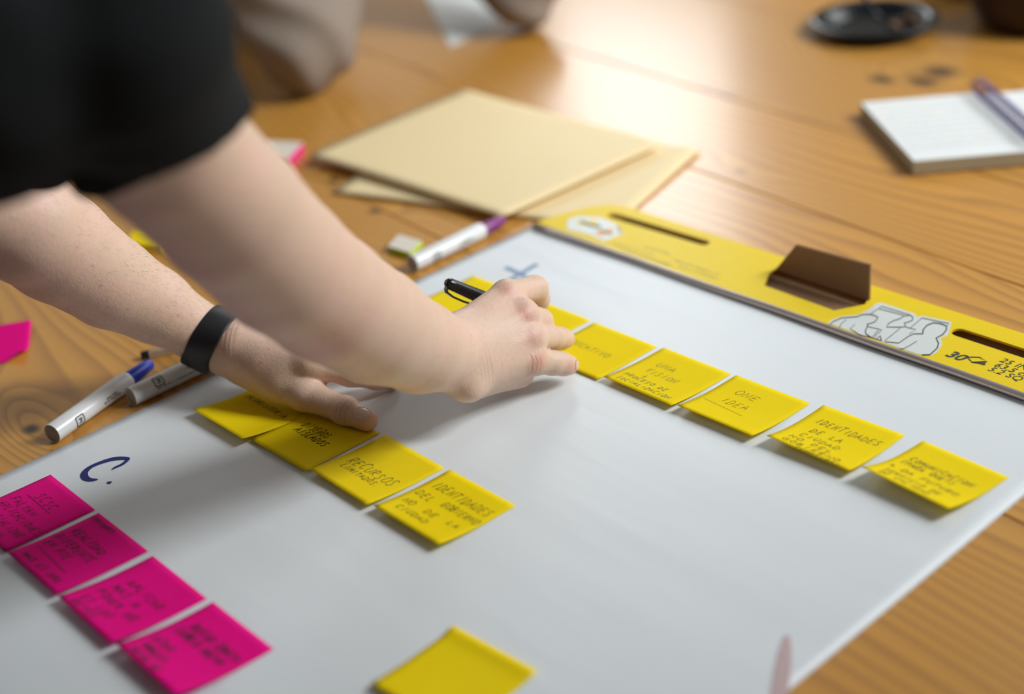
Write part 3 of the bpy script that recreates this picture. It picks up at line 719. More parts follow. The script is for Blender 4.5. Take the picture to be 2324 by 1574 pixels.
clip_vs, clip_fs = [], []
cx = nrm(np.cross(ax, side))
for i, p in enumerate(cl):
    hw = .0023 if i else .0018
    for (sx, sy) in ((-1, -1), (1, -1), (1, 1), (-1, 1)): clip_vs.append(p + cx * hw * sx + side * .0009 * sy)
for i in range(len(cl) - 1):
    for k in range(4): clip_fs.append((4 * i + k, 4 * i + (k + 1) % 4, 4 * i + 4 + (k + 1) % 4, 4 * i + 4 + k))
clip_fs += [(3, 2, 1, 0), (4 * len(cl) - 4, 4 * len(cl) - 3, 4 * len(cl) - 2, 4 * len(cl) - 1)]
mesh('pocket_clip', clip_vs, clip_fs, M_GLOSSBLK, hp)

# ================================================================ envelopes
def envelope(label, corners, zt, th, sagz, group):
    n = 20; c = [np.array(p[:2]) for p in corners]
    t = thing('manila_envelope', label, 'envelope', (*np.mean(c, 0), zt), group)
    vs, fs = [], []
    for j in range(n + 1):
        for i in range(n + 1):
            a_, b_ = i / n, j / n
            p = (c[0] * (1 - a_) + c[1] * a_) * (1 - b_) + (c[3] * (1 - a_) + c[2] * a_) * b_
            vs.append((p[0], p[1], zt + sagz * (math.sin(math.pi * a_) * math.sin(math.pi * b_)) + .0008 * math.sin(5 * a_ + 3 * b_)))
    for j in range(n):
        for i in range(n): k = j * (n + 1) + i; fs.append((k, k + 1, k + n + 2, k + n + 1))
    o = mesh('envelope_body', vs, fs, M_MANILA, t, True); sd = o.modifiers.new('thickness', 'SOLIDIFY'); sd.thickness = th; sd.offset = -1
    # the gummed flap, folded underneath along the left edge
    e = (c[3] - c[0]); f0 = c[0] + (c[1] - c[0]) * .02; f1 = c[3] + (c[2] - c[3]) * .02
    g0, g1 = f0 + (c[1] - c[0]) * .12 + e * .12, f1 + (c[2] - c[3]) * .12 - e * .12
    zz = zt - th - .0004
    prism('flap', [f0, g0, g1, f1], zz - .0004, zz, M_MANILA, t)
    return t
envelope('manila envelope underneath, its corner reaching to the yellow header', [(-0.254, -0.073), (0.073, 0.042), (0.007, 0.258), (-0.32, 0.143)], 0.0036, 0.0020, 0.0006, 'manila envelopes on the table')
zt = 0.0125
envelope('manila envelope on top of the other one', [P(700, 350, zt), P(1140, 488, zt), P(1505, 325, zt), P(1055, 202, zt)], zt, 0.0022, 0.0025, 'manila envelopes on the table')

# ================================================================ notebook
def notebook():
    z1, z0 = .0165, .0008
    A, B = P(1953, 233, z1), P(2073, 366, z1)           # left edge of the open notebook
    rx = nrm((P(2205, 211, z1) - A)); rx[2] = 0; rx = nrm(rx)
    W_ = np.linalg.norm((P(2215, 212, z1) - A)[:2])
    t = thing('spiral_notebook', 'open notebook with a purple spiral at the right edge', 'notebook', (A[0], A[1], 0))
    Lx = (B - A); Lx[2] = 0
    def block(name, o, wv, lv, zb, ztp, m):
        c = [o, o + wv, o + wv + lv, o + lv]
        return prism(name, [p[:2] for p in c], zb, ztp, m, t, .0006)
    wl = rx * W_
    block('page_block', A, wl * .985, Lx, z0 + .0012, z1 - .0004, M_PEDGE)
    block('left_page', A + rx * .0004, wl * .98, Lx * .998, z1 - .0004, z1, M_PAGE)
    block('cover', A - rx * .0005, wl * .99, Lx * 1.004, z0 - .0006, z0 + .0012, M_KRAFT)
    o2 = A + wl * 1.03
    block('page_block', o2, wl * .9, Lx, z0 + .0012, z1 * .8, M_PEDGE)
    block('right_page', o2, wl * .9, Lx, z1 * .8, z1 * .8 + .0004, M_PAGE)
    block('cover', o2, wl * .905, Lx, z0 - .0006, z0 + .0012, M_KRAFT)
    # wire
    ax0 = A + wl * 1.008; L = np.linalg.norm(Lx); ld = Lx / L; turns = 27; pts = []
    for k in range(turns * 10 + 1):
        th = 2 * math.pi * k / 10
        pts.append(ax0 + ld * (L * (.02 + .96 * k / (turns * 10))) + rx * (.0085 * math.cos(th)) + V(0, 0, z1 * .62 + .0095 * math.sin(th)))
    tube('spiral_wire', pts, .00085, M_PURP, t, 6)
    # rows of writing
    rg = random.Random(5); st, st2 = [], []
    for r in range(9):
        f = .10 + .09 * r; x = .06
        while x < .9:
            l = rg.uniform(.02, .08)
            (st if rg.random() < .85 else st2).append(([(x, f), (x + l * .5, f - .006), (x + l, f)], .012)); x += l + rg.uniform(.01, .03)
    fsu = lambda a_, b_: A + wl * a_ + Lx * b_ + V(0, 0, .0003)
    ribbons('handwriting', st, fsu, M_PALE_INK, t); ribbons('handwriting', st2, fsu, M_TAN_INK, t)
    fsu2 = lambda a_, b_: o2 + wl * a_ * .9 + Lx * b_ + V(0, 0, z1 * .8 - z1 + .0007)
    ribbons('handwriting', st, fsu2, M_PALE_INK, t)
notebook()

# ================================================================ plate, fork, crumbs
pc = P(1985, 46, .014); PR = .0855
pl = thing('dessert_plate', 'round black plastic plate with a ridged rim at the far side', 'plate', (pc[0], pc[1], 0))
flute = lambda tt, th: 1 + (.012 * math.cos(40 * th) if tt > .012 else 0)
lathe('dish', V(pc[0], pc[1], 0.0006), (0, 0, 1), [(0, .001), (0, .054), (.002, .058), (.012, .067), (.0155, .071), (.0175, .078), (.017, PR - .002), (.0155, PR), (.0168, PR), (.0185, PR - .003), (.0192, .078), (.0172, .0715), (.0136, .066), (.0036, .056), (.0022, .052), (.0022, .001)], M_GLOSSBLK, pl, 120, flute)
fk = thing('plastic_fork', 'black plastic fork resting across the black plate', 'fork', (pc[0], pc[1], .02))
f0 = P(1935, -60, .060); f1 = P(1985, 30, .021); f2 = P(2015, 58, .0075)
tube('handle', [f0, f0 * .5 + f1 * .5, f1, f1 * .5 + f2 * .5], [.0030, .0032, .0034, .0032], M_BLACK, fk, 8)
fd = nrm(f2 - f1); fs_ = nrm(np.cross(fd, (0, 0, 1)))
for k in (-1.5, -.5, .5, 1.5): tube('tine', [f1 * .5 + f2 * .5 + fs_ * .001 * k, f2 + fs_ * .0034 * k, f2 + fd * .022 + fs_ * .0034 * k + V(0, 0, .002)], [.0016, .0013, .0008], M_BLACK, fk, 6)
for k, (u, v) in enumerate([(2058, 42), (2082, 52), (2030, 58), (2095, 36)]):
    q = P(u, v, .007); bm = bmesh.new(); bmesh.ops.create_icosphere(bm, subdivisions=2, radius=1)
    rg = random.Random(k)
    for vv in bm.verts:
        s = 1 + rg.uniform(-.25, .25); vv.co = Vector((vv.co.x * .0085 * s + q[0], vv.co.y * .0075 * s + q[1], vv.co.z * .0045 * s + .0075))
    tag(bm_obj('cake_crumb', bm, M_CRUMB, None, True), ['brown crumb at the middle of the four on the black plate', 'brown crumb on the black plate, lowest of the right pair', 'brown crumb on the black plate nearest the fork tines', 'brown crumb on the black plate nearest its right rim'][k], 'crumb', 'crumbs on the plate')
mg = thing('coffee_pot', 'dark brown rounded pot cut off by the top right corner', 'pot', (0.079, 0.880, 0))
lathe('pot_body', V(0.079, 0.880, 0.0008), (0, 0, 1), [(0, .001), (0, .080), (.004, .088), (.03, .100), (.07, .106), (.11, .098), (.135, .084), (.139, .084), (.136, .080), (.11, .093), (.07, .101), (.03, .095), (.006, .082), (.006, .001)], M_MUG, mg, 64)
tube('handle', [V(0.168, .930, .11), V(.198, .947, .105), V(.213, .955, .075), V(.198, .947, .045), V(.171, .932, .035)], .007, M_MUG, mg, 10)
cs_ = thing('glasses_case', 'black oblong case at the top edge left of the brown pot', 'case', (-.09, .93, 0))
box('case_base', (0, 0, .012), (.15, .06, .022), M_BLACK, cs_, .008, Matrix.Translation((-.075, .952, .0006)) @ Matrix.Rotation(.25, 4, 'Z'))
box('case_lid', (0, 0, .030), (.152, .062, .013), M_BLACK, cs_, .006, Matrix.Translation((-.075, .952, .0006)) @ Matrix.Rotation(.25, 4, 'Z'))
box('clasp', (.0, -.0315, .023), (.016, .002, .012), M_METAL, cs_, .0006, Matrix.Translation((-.075, .952, .0006)) @ Matrix.Rotation(.25, 4, 'Z'))

# ================================================================ small pads and the far window reflection sheet
def block_pad(name, label, cat, corners, z0, h, msheet, mtop, group=None):
    c = [np.array(p[:2]) for p in corners]; t = thing(name, label, cat, (*np.mean(c, 0), 0), group)
    k = 5
    for i in range(k):
        zz = z0 + h * i / k; j = np.array([random.uniform(-.0004, .0004), random.uniform(-.0004, .0004)])
        prism('sheet_block', [p + j for p in c], zz, zz + h / k - .0001, msheet, t)
    prism('top_sheet', c, z0 + h, z0 + h + .0004, mtop, t)
    return t
def rect(c, ax_deg, w_, l_):
    a_ = math.radians(ax_deg); e1 = np.array([math.cos(a_), math.sin(a_)]); e2 = np.array([-e1[1], e1[0]])
    c = np.array(c[:2]); return [c - e1 * w_ / 2 - e2 * l_ / 2, c + e1 * w_ / 2 - e2 * l_ / 2, c + e1 * w_ / 2 + e2 * l_ / 2, c - e1 * w_ / 2 + e2 * l_ / 2]
q = P(668, 350, 0)
e0, e1_, e2_ = P(652, 362, .012), P(688, 322, .012), P(610, 318, .012)
block_pad('sticky_pad', 'pink sticky pad with a pale backing sheet on top beside the envelopes', 'sticky pad', [e0, e1_, e2_, e2_ + (e0 - e1_)], 0.0006, .0105, M_PINK, M_CREAM, 'loose sticky pads')
q = P(905, 556, .004)
block_pad('sticky_pad', 'lime green sticky pad behind the purple capped marker', 'sticky pad', [P(958, 548, .006), P(930, 575, .006), P(880, 560, .006), P(905, 533, .006)], .0006, .006, M_GRN, M_CREAM, 'loose sticky pads')
block_pad('sticky_pad', 'yellow sticky pad glimpsed between the two arms', 'sticky pad', rect(P(342, 552, 0), 40, .045, .045), .0006, .008, M_YEL, M_YEL, 'loose sticky pads')
sh = prism('flat_sheet', [P(1022, 106, .001)[:2], P(1162, 40, .001)[:2], P(1100, -60, .001)[:2], P(940, -60, .001)[:2]], .0006, .0012, M_EYE_REFL)  # white glossy sheet added to stand in for the window's reflection
tag(sh, 'white sheet added in place of the window reflection between the elbows of the seated person', 'reflection')

# ================================================================ bodies: smooth union of tapered bones
def prim(a, b, ra, rb, k=.01, flat=None):
    a = np.array(a, float); b = np.array(b, float)
    return dict(a=a, b=b, ra=ra, rb=rb, k=k, flat=flat)
def sd(pr_, X):
    a, ba = pr_['a'], pr_['b'] - pr_['a']; q = X - a; den = float(ba @ ba)
    s = 1.0
    if pr_['flat']:
        n_, s = pr_['flat']; h = q @ n_; q = q + np.outer(h * (1 / s - 1), n_); ba2 = ba + n_ * (ba @ n_) * (1 / s - 1)
    else: ba2 = ba
    den = float(ba2 @ ba2)
    tt = np.clip(q @ ba2 / den, 0, 1) if den > 1e-12 else np.zeros(len(X))
    return (np.linalg.norm(q - tt[:, None] * ba2, axis=1) - (pr_['ra'] + (pr_['rb'] - pr_['ra']) * tt)) * (1.0 if not pr_['flat'] else 1.0)
def smin(a, b, k):
    h = np.clip(.5 + .5 * (b - a) / k, 0, 1); return b + (a - b) * h - k * h * (1 - h)
def group_sd(prims, X):
    d = None
    for p in prims:
        e = sd(p, X); d = e if d is None else smin(d, e, p['k'])
    return d
class Body:
    """base group plus branches (fingers) that blend into the base but not into one another"""
    def __init__(s, base, branches=(), kb=.007, post=None): s.base, s.branches, s.kb, s.post = base, branches, kb, post
    def __call__(s, X):
        d = group_sd(s.base, X); out = d
        for br in s.branches: out = np.minimum(out, smin(d, group_sd(br, X), s.kb))
        if s.post: out = s.post(out, X)
        return out
    def prims(s): return list(s.base) + [p for b in s.branches for p in b]
def surface_net(f, lo, hi, h, B=14):
    lo = np.array(lo); n = np.ceil((np.array(hi) - lo) / h).astype(int) + 2
    n = ((n + B - 1) // B) * B + 1
    F = np.full(n, 1.0, np.float32)
    nb = (n - 1) // B
    bi = np.stack(np.meshgrid(*[np.arange(k) for k in nb], indexing='ij'), -1).reshape(-1, 3)
    cen = lo + (bi * B + B / 2) * h
    dc = np.concatenate([f(cen[i:i + 20000]) for i in range(0, len(cen), 20000)])
    rad = B * h * .5 * 1.7321 * 1.35 + .004
    F_coarse = np.sign(dc)
    for (ix, iy, iz), s in zip(bi, F_coarse):
        if s < 0: F[ix * B:(ix + 1) * B + 1, iy * B:(iy + 1) * B + 1, iz * B:(iz + 1) * B + 1] = -1
    g = np.stack(np.meshgrid(*[np.arange(B + 1)] * 3, indexing='ij'), -1).reshape(-1, 3)
    for k in np.nonzero(np.abs(dc) < rad)[0]:
        i0 = bi[k] * B; X = lo + (i0 + g) * h
        F[i0[0]:i0[0] + B + 1, i0[1]:i0[1] + B + 1, i0[2]:i0[2] + B + 1] = f(X).reshape(B + 1, B + 1, B + 1)
    sgn = F < 0
    c = [sgn[dx:n[0] - 1 + dx, dy:n[1] - 1 + dy, dz:n[2] - 1 + dz] for dx in (0, 1) for dy in (0, 1) for dz in (0, 1)]
    anyi = np.logical_or.reduce(c); alli = np.logical_and.reduce(c)
    act = np.argwhere(anyi & ~alli)
    idx = np.full(n - 1, -1, np.int32); idx[act[:, 0], act[:, 1], act[:, 2]] = np.arange(len(act))
    off = np.array([(dx, dy, dz) for dx in (0, 1) for dy in (0, 1) for dz in (0, 1)])
    val = np.stack([F[act[:, 0] + o[0], act[:, 1] + o[1], act[:, 2] + o[2]] for o in off], 1)
    acc = np.zeros((len(act), 3)); cnt = np.zeros(len(act))
    for i in range(8):
        for j in range(i + 1, 8):
            if np.abs(off[i] - off[j]).sum() != 1: continue
            m_ = (val[:, i] < 0) != (val[:, j] < 0)
            t_ = val[m_, i] / (val[m_, i] - val[m_, j])
            acc[m_] += off[i] + t_[:, None] * (off[j] - off[i]); cnt[m_] += 1
    vs = lo + (act + acc / cnt[:, None]) * h
    faces = []
    for ax_ in range(3):
        o = np.zeros(3, int); o[ax_] = 1
        sl0 = tuple(slice(0, n[i] - (1 if i == ax_ else 0)) for i in range(3)); sl1 = tuple(slice(o[i], n[i]) for i in range(3))
        A_, B_ = sgn[sl0], sgn[sl1]
        e = np.argwhere(A_ != B_)
        u, w_ = [i for i in range(3) if i != ax_]
        ok = (e[:, u] > 0) & (e[:, w_] > 0) & (e[:, u] < n[u] - 1) & (e[:, w_] < n[w_] - 1); e = e[ok]
        flip = A_[e[:, 0], e[:, 1], e[:, 2]]
        q_ = []
        for (du, dw) in ((1, 1), (0, 1), (0, 0), (1, 0)):
            cidx = e.copy(); cidx[:, u] -= du; cidx[:, w_] -= dw; q_.append(idx[cidx[:, 0], cidx[:, 1], cidx[:, 2]])
        q_ = np.stack(q_, 1)
        if ax_ == 1: flip = ~flip
        q_[~flip] = q_[~flip][:, ::-1]
        faces.append(q_[(q_ >= 0).all(1)])
    faces = np.concatenate(faces)
    for it in range(2):                                   # settle the points on the field
        e_ = h * .25; d0 = f(vs)
        gr = np.stack([(f(vs + np.eye(3)[i] * e_) - d0) / e_ for i in range(3)], 1)
        gl = np.maximum((gr ** 2).sum(1), .2); vs = vs - gr * np.clip(d0 / gl, -h, h)[:, None]
    return vs, faces
def np_mesh(name, vs, faces):
    me = bpy.data.meshes.new(name); me.vertices.add(len(vs)); me.vertices.foreach_set('co', np.asarray(vs, np.float32).ravel())
    me.loops.add(faces.size); me.loops.foreach_set('vertex_index', faces.ravel().astype(np.int32))
    me.polygons.add(len(faces)); me.polygons.foreach_set('loop_start', np.arange(0, faces.size, faces.shape[1], dtype=np.int32))
    me.polygons.foreach_set('loop_total', np.full(len(faces), faces.shape[1], np.int32))
    me.polygons.foreach_set('use_smooth', np.ones(len(faces), bool))
    me.update(calc_edges=True); me.validate(); return me
def bounds(prims, pad_=.02):
    pts = np.array([p for q in prims for p in (q['a'] - max(q['ra'], q['rb']), q['a'] + max(q['ra'], q['rb']), q['b'] - max(q['ra'], q['rb']), q['b'] + max(q['ra'], q['rb']))])
    return pts.min(0) - pad_, pts.max(0) + pad_
def chain(pts, k=.01, flat=None):
    """pts: [(xyz, r), ...]"""
    return [prim(pts[i][0], pts[i + 1][0], pts[i][1], pts[i + 1][1], k, flat) for i in range(len(pts) - 1)]

# --- right arm ---------------------------------------------------------------
def W(u, v, d, wpx): return (P(u, v, d=d), wpx / 2 * d / F_PX)
SH_R = V(.357, -.652, .46)
RA = [(SH_R, .056), W(375, 335, .90, 366), W(520, 480, .965, 342), W(640, 600, 1.03, 318), W(742, 676, 1.085, 292), W(850, 740, 1.145, 262), W(950, 787, 1.20, 204)]
wristR = P(1030, 806, d=1.250)
base_R = chain(RA, .005)
base_R.append(prim(RA[-1][0], wristR, RA[-1][1] * 1.03, .0295, .006))
mcpR = {'i': P(1150, 668, d=1.296), 'm': P(1188, 714, d=1.288), 'r': P(1203, 766, d=1.284), 'p': P(1206, 818, d=1.282)}
carR = {'i': P(1052, 752, d=1.262), 'm': P(1056, 782, d=1.256), 'r': P(1058, 815, d=1.252), 'p': P(1062, 850, d=1.252)}
for f_, (r0, r1) in {'i': (.0165, .0120), 'm': (.018, .0122), 'r': (.018, .0118), 'p': (.0165, .0112)}.items():
    base_R.append(prim(carR[f_], mcpR[f_], r0, r1, .016))
base_R.append(prim(P(1060, 868, d=1.262), P(1180, 848, d=1.300), .0135, .0120, .014))      # hypothenar edge
base_R.append(prim(P(1050, 800, d=1.285), P(1140, 780, d=1.325), .020, .016, .016))        # palm
base_R.append(prim(P(1062, 880, d=1.238), P(1066, 876, d=1.242), .0095, .0095, .014))      # ulnar head
fingR = []
fingR.append(chain([(mcpR['i'], .0118), (P(1214, 655, d=1.334), .0110), (P(1221, 676, d=1.350), .0098), (P(1216, 712, d=1.362), .0082)], .005))
fingR.append(chain([(mcpR['m'], .0120), (P(1224, 730, d=1.318), .0112), (P(1232, 762, d=1.342), .0100), (P(1236, 775, d=1.352), .0085)], .005))
fingR.append(chain([(mcpR['r'], .0116), (P(1252, 767, d=1.318), .0102), (P(1272, 768, d=1.338), .0094), (P(1283, 769, d=1.352), .0084)], .004))
fingR.append(chain([(mcpR['p'], .0112), (P(1254, 823, d=1.297), .0100), (P(1277, 826, d=1.305), .0094), (P(1290, 828, d=1.310), .0086)], .004))
fingR.append(chain([(P(1048, 748, d=1.290), .0150), (P(1105, 725, d=1.335), .0125), (P(1168, 706, d=1.370), .0108), (P(1212, 722, d=1.380), .0086)], .006))
# knuckle bumps and extensor tendons on the back of the hand
toc = lambda p: nrm(CAM_LOC - p)
for f_, rr in (('i', .0088), ('m', .0092), ('r', .0086), ('p', .0082)):
    c = mcpR[f_] + toc(mcpR[f_]) * .0058; base_R.append(prim(c, c + 1e-4, rr * .8, rr * .8, .008))
    a_ = carR[f_] * .55 + mcpR[f_] * .45 + toc(mcpR[f_]) * .0130; b_ = mcpR[f_] + toc(mcpR[f_]) * .0108
    base_R.append(prim(a_, b_, .0014, .0020, .006))
body_R = Body(base_R, fingR, .0065)
# --- left arm ----------------------------------------------------------------
SH_L = V(-.03, -.72, .46)
LA = [(SH_L, .055), W(-190, 350, 1.12, 285), W(-70, 430, 1.17, 275), W(60, 512, 1.205, 264), W(130, 560, 1.24, 252), W(250, 640, 1.29, 210), W(350, 692, 1.32, 172), W(440, 746, 1.340, 134), W(488, 776, 1.345, 130)]
base_L = chain(LA, .005)
ZL = lambda u, v, z: P(u, v, z)
mcpL = {'i': ZL(700, 820, .045), 'm': ZL(690, 775, .048), 'r': ZL(665, 740, .044), 'p': ZL(635, 712, .036)}
carL = {'i': ZL(545, 795, .050), 'm': ZL(540, 775, .050), 'r': ZL(535, 755, .048), 'p': ZL(528, 738, .042)}
for f_, (r0, r1) in {'i': (.0185, .0125), 'm': (.0185, .0125), 'r': (.0175, .0118), 'p': (.016, .011)}.items():
    base_L.append(prim(carL[f_], mcpL[f_], r0, r1, .016))
base_L.append(prim(ZL(540, 812, .034), ZL(640, 868, .026), .0185, .0175, .016))           # thenar
base_L.append(prim(ZL(600, 830, .038), ZL(715, 856, .028), .0150, .0105, .016))           # first web
fingL = []
fingL.append(chain([(mcpL['i'], .0120), (ZL(795, 847, .030), .0108), (ZL(855, 858, .019), .0095), (ZL(890, 862, .012), .0082)], .005))
fingL.append(chain([(mcpL['m'], .0120), (ZL(790, 792, .040), .0108), (ZL(850, 802, .024), .0095), (ZL(888, 810, .012), .0082)], .005))
fingL.append(chain([(mcpL['r'], .0114), (ZL(760, 747, .036), .0102), (ZL(815, 757, .022), .0090), (ZL(850, 765, .012), .0080)], .005))
fingL.append(chain([(mcpL['p'], .0105), (ZL(705, 706, .028), .0092), (ZL(745, 711, .018), .0084), (ZL(775, 718, .011), .0074)], .005))
thL = [ZL(560, 824, .034), ZL(690, 893, .020), ZL(783, 931, .0150), ZL(832, 953, .0125)]
fingL.append([prim(thL[0], thL[1], .0190, .0140, .01), prim(thL[1], thL[2], .0140, .0103, .006), prim(thL[2], thL[3], .0106, .0093, .005),
              prim(thL[2], thL[2] + 1e-4, .0112, .0112, .006)])
c = thL[1] + toc(thL[1]) * .006; base_L.append(prim(c, c + 1e-4, .0085, .0085, .008))
for f_ in 'imr':
    a_ = carL[f_] * .5 + mcpL[f_] * .5 + V(0, 0, .0125); base_L.append(prim(a_, mcpL[f_] + V(0, 0, .0110), .0014, .002, .006))
body_L = Body(base_L, fingL, .0075)

# --- torso, neck, head of the standing person ----------------------------------
def head_prims(c, fwd, up):
    fwd = nrm(fwd); up = nrm(up - fwd * (up @ fwd)); rt = np.cross(fwd, up)
    L = lambda f_, u_, r_=0: c + fwd * f_ + up * u_ + rt * r_
    pr_ = [prim(L(-.015, .03), L(.005, .025), .088, .084, .02), prim(L(.045, -.03), L(.05, -.075), .060, .040, .03), prim(L(.0, -.02), L(.02, -.06), .065, .05, .03),
           prim(L(.092, .012), L(.108, -.028), .007, .012, .012), prim(L(.096, -.030, .010), L(.096, -.030, -.010), .009, .009, .010),
           prim(L(.084, -.062, .018), L(.084, -.062, -.018), .0075, .0075, .008), prim(L(.080, -.073, .014), L(.080, -.073, -.014), .0075, .0075, .006),
           prim(L(.080, .026, .040), L(.084, .028, .014), .010, .010, .014), prim(L(.080, .026, -.040), L(.084, .028, -.014), .010, .010, .014)]
    for s in (1, -1): pr_.append(prim(L(-.01, .02, .082 * s), L(-.012, -.018, .078 * s), .013, .009, .006, (rt, .55)))
    return pr_, L
def make_head_extras(L, parent, hair_m):
    for s in (1, -1):
        c0 = L(.076, .006, .031 * s); bm = bmesh.new(); bmesh.ops.create_uvsphere(bm, u_segments=16, v_segments=10, radius=.012, matrix=Matrix.Translation(c0)); bm_obj('eye', bm, M_EYE_REFL, parent, True)
        c1 = L(.0845, .006, .031 * s); bm = bmesh.new(); bmesh.ops.create_uvsphere(bm, u_segments=12, v_segments=8, radius=.0055, matrix=Matrix.Translation(c1)); bm_obj('iris', bm, M_HAIR, parent, True)
    hp_ = [prim(L(-.025, .045), L(.0, .05), .094, .082, .02), prim(L(-.06, -.01), L(-.03, .03), .055, .08, .02), prim(L(.05, .082, .03), L(.05, .082, -.03), .034, .034, .02)]
    fh = Body(hp_); vs, fc = surface_net(fh, *bounds(hp_, .03), .006); link('hair', np_mesh('hair', vs, fc), hair_m, parent)
head1, L1 = head_prims(V(.17, -.56, .69), V(0, .62, -.78), V(0, .78, .62))
torso = [prim(V(.17, -.76, .40), V(.17, -.97, .10), .105, .11, .05), prim(V(.30, -.70, .44), V(.04, -.74, .44), .075, .075, .05), prim(V(.17, -.70, .50), V(.17, -.60, .62), .055, .056, .03), prim(V(.25, -.99, .10), V(.09, -.99, .10), .085, .085, .05)]
torso_body = Body(torso + head1)

person = thing('person', 'person in a black t-shirt leaning over the sheet with both hands on it', 'person', (.17, -1.0, -.74))
def flush_layer(me, vs, spots, creases=(), tips=()):
    col = np.zeros((len(vs), 4), np.float32); col[:, 3] = 1
    for (c, r, a) in spots: col[:, 0] = np.maximum(col[:, 0], a * np.exp(-(np.linalg.norm(vs - c, axis=1) / r) ** 2))
    for (c, n_, sp, num, r) in creases:
        q_ = vs - c; h = q_ @ n_; near = np.exp(-(np.linalg.norm(q_, axis=1) / r) ** 4)
        for k in range(num):
            o_ = (k - (num - 1) / 2) * sp; col[:, 1] = np.maximum(col[:, 1], near * np.exp(-((h - o_) / .0010) ** 2))
    for (c, r, a) in tips: col[:, 2] = np.maximum(col[:, 2], a * np.exp(-(np.linalg.norm(vs - c, axis=1) / r) ** 2))
    at = me.color_attributes.new('flush', 'FLOAT_COLOR', 'POINT'); at.data.foreach_set('color', col.ravel())
def person_body():
    parts = []
    for f_, h in ((body_R, .0017), (body_L, .0017), (torso_body, .006)):
        lo, hi = bounds(f_.prims(), .012); parts.append(surface_net(f_, lo, hi, h))
    vs = np.concatenate([p[0] for p in parts]); k = 0; fc = []
    for p in parts: fc.append(p[1] + k); k += len(p[0])
    me = np_mesh('body', vs, np.concatenate(fc))
    vv = np.empty(len(me.vertices) * 3, np.float32); me.vertices.foreach_get('co', vv); vv = vv.reshape(-1, 3)
    surf = lambda p, r=.012: p + toc(p) * r
    spots = [(surf(mcpR['i'], .013), .0075, .75), (surf(mcpR['m'], .013), .0085, .8), (surf(mcpR['r'], .013), .0085, .45), (surf(mcpR['p'] + (fingR[3][0]['b'] - mcpR['p']) * .2, .012), .009, .9),
             (surf(fingR[3][2]['b'], .009), .006, .6), (surf(P(735, 735, d=1.06), .0), .028, .6), (surf(P(690, 660, d=1.03), .0), .03, .35), (surf(fingR[2][2]['b'], .008), .006, .4),
             (surf(thL[3], .009), .010, .45), (ZL(735, 880, .02), .014, .55)]
    d_th = nrm(thL[3] - thL[2])
    cre = [(thL[2] + toc(thL[2]) * .008, d_th, .0040, 3, .0105), (mcpR['p'] + toc(mcpR['p']) * .008, nrm(mcpR['p'] - carR['p']), .004, 3, .010),
           (surf(P(1068, 820, d=1.25), .0), nrm(mcpR['r'] - carR['r']), .0042, 4, .022), (surf(ZL(530, 775, .05), .016), nrm(mcpL['m'] - carL['m']), .004, 3, .018)]
    flush_layer(me, vv, spots, cre)
    link('body', me, M_SKIN, person)
person_body()
# nails
def nail(f_, tip, dirv, upv, L, wd_, parent, rad):
    dirv = nrm(dirv); upv = nrm(upv - dirv * (upv @ dirv)); rt = np.cross(dirv, upv); vs, fs = [], []; n, m_ = 8, 8
    for e in (0.0005, -0.0008):
        for j in range(m_ + 1):
            for i in range(n + 1):
                a_ = (i / n - .5) * 2; b_ = j / m_; w_ = wd_ / 2 * (1 - .22 * abs(2 * b_ - 1) ** 3)
                p = tip + dirv * (L * (b_ - .5) - .0012 * a_ * a_ * (1 if b_ > .5 else -1)) + rt * (w_ * a_)
                X = (p + upv * .02)[None]
                for _ in range(6): dd = f_(X); X = X - upv * (dd[:, None] - 0) * .8
                vs.append(X[0] + upv * (e))
    N1 = (n + 1) * (m_ + 1)
    for j in range(m_):
        for i in range(n): k = j * (n + 1) + i; fs.append((k, k + 1, k + n + 2, k + n + 1)); fs.append((N1 + k + n + 1, N1 + k + n + 2, N1 + k + 1, N1 + k))
    rim = list(range(n + 1)) + [(j + 1) * (n + 1) - 1 for j in range(1, m_ + 1)] + [m_ * (n + 1) + i for i in range(n - 1, -1, -1)] + [j * (n + 1) for j in range(m_ - 1, 0, -1)]
    for k in range(len(rim)): p_, q_ = rim[k], rim[(k + 1) % len(rim)]; fs.append((p_, q_, N1 + q_, N1 + p_))
    mesh('fingernail', vs, fs, M_NAIL, parent, True)
d_th = nrm(thL[3] - thL[2])
nail(body_L, thL[3] - d_th * .001, d_th, toc(thL[3]) + RC[:, 1] * .55, .0135, .0125, person, .0093)
dp = nrm(fingR[3][2]['b'] - fingR[3][1]['a'])
nail(body_R, fingR[3][2]['b'] + dp * .0035, dp, toc(fingR[3][2]['b']) + RC[:, 1] * .1 + RC[:, 0] * .45, .0085, .0090, person, .0086)

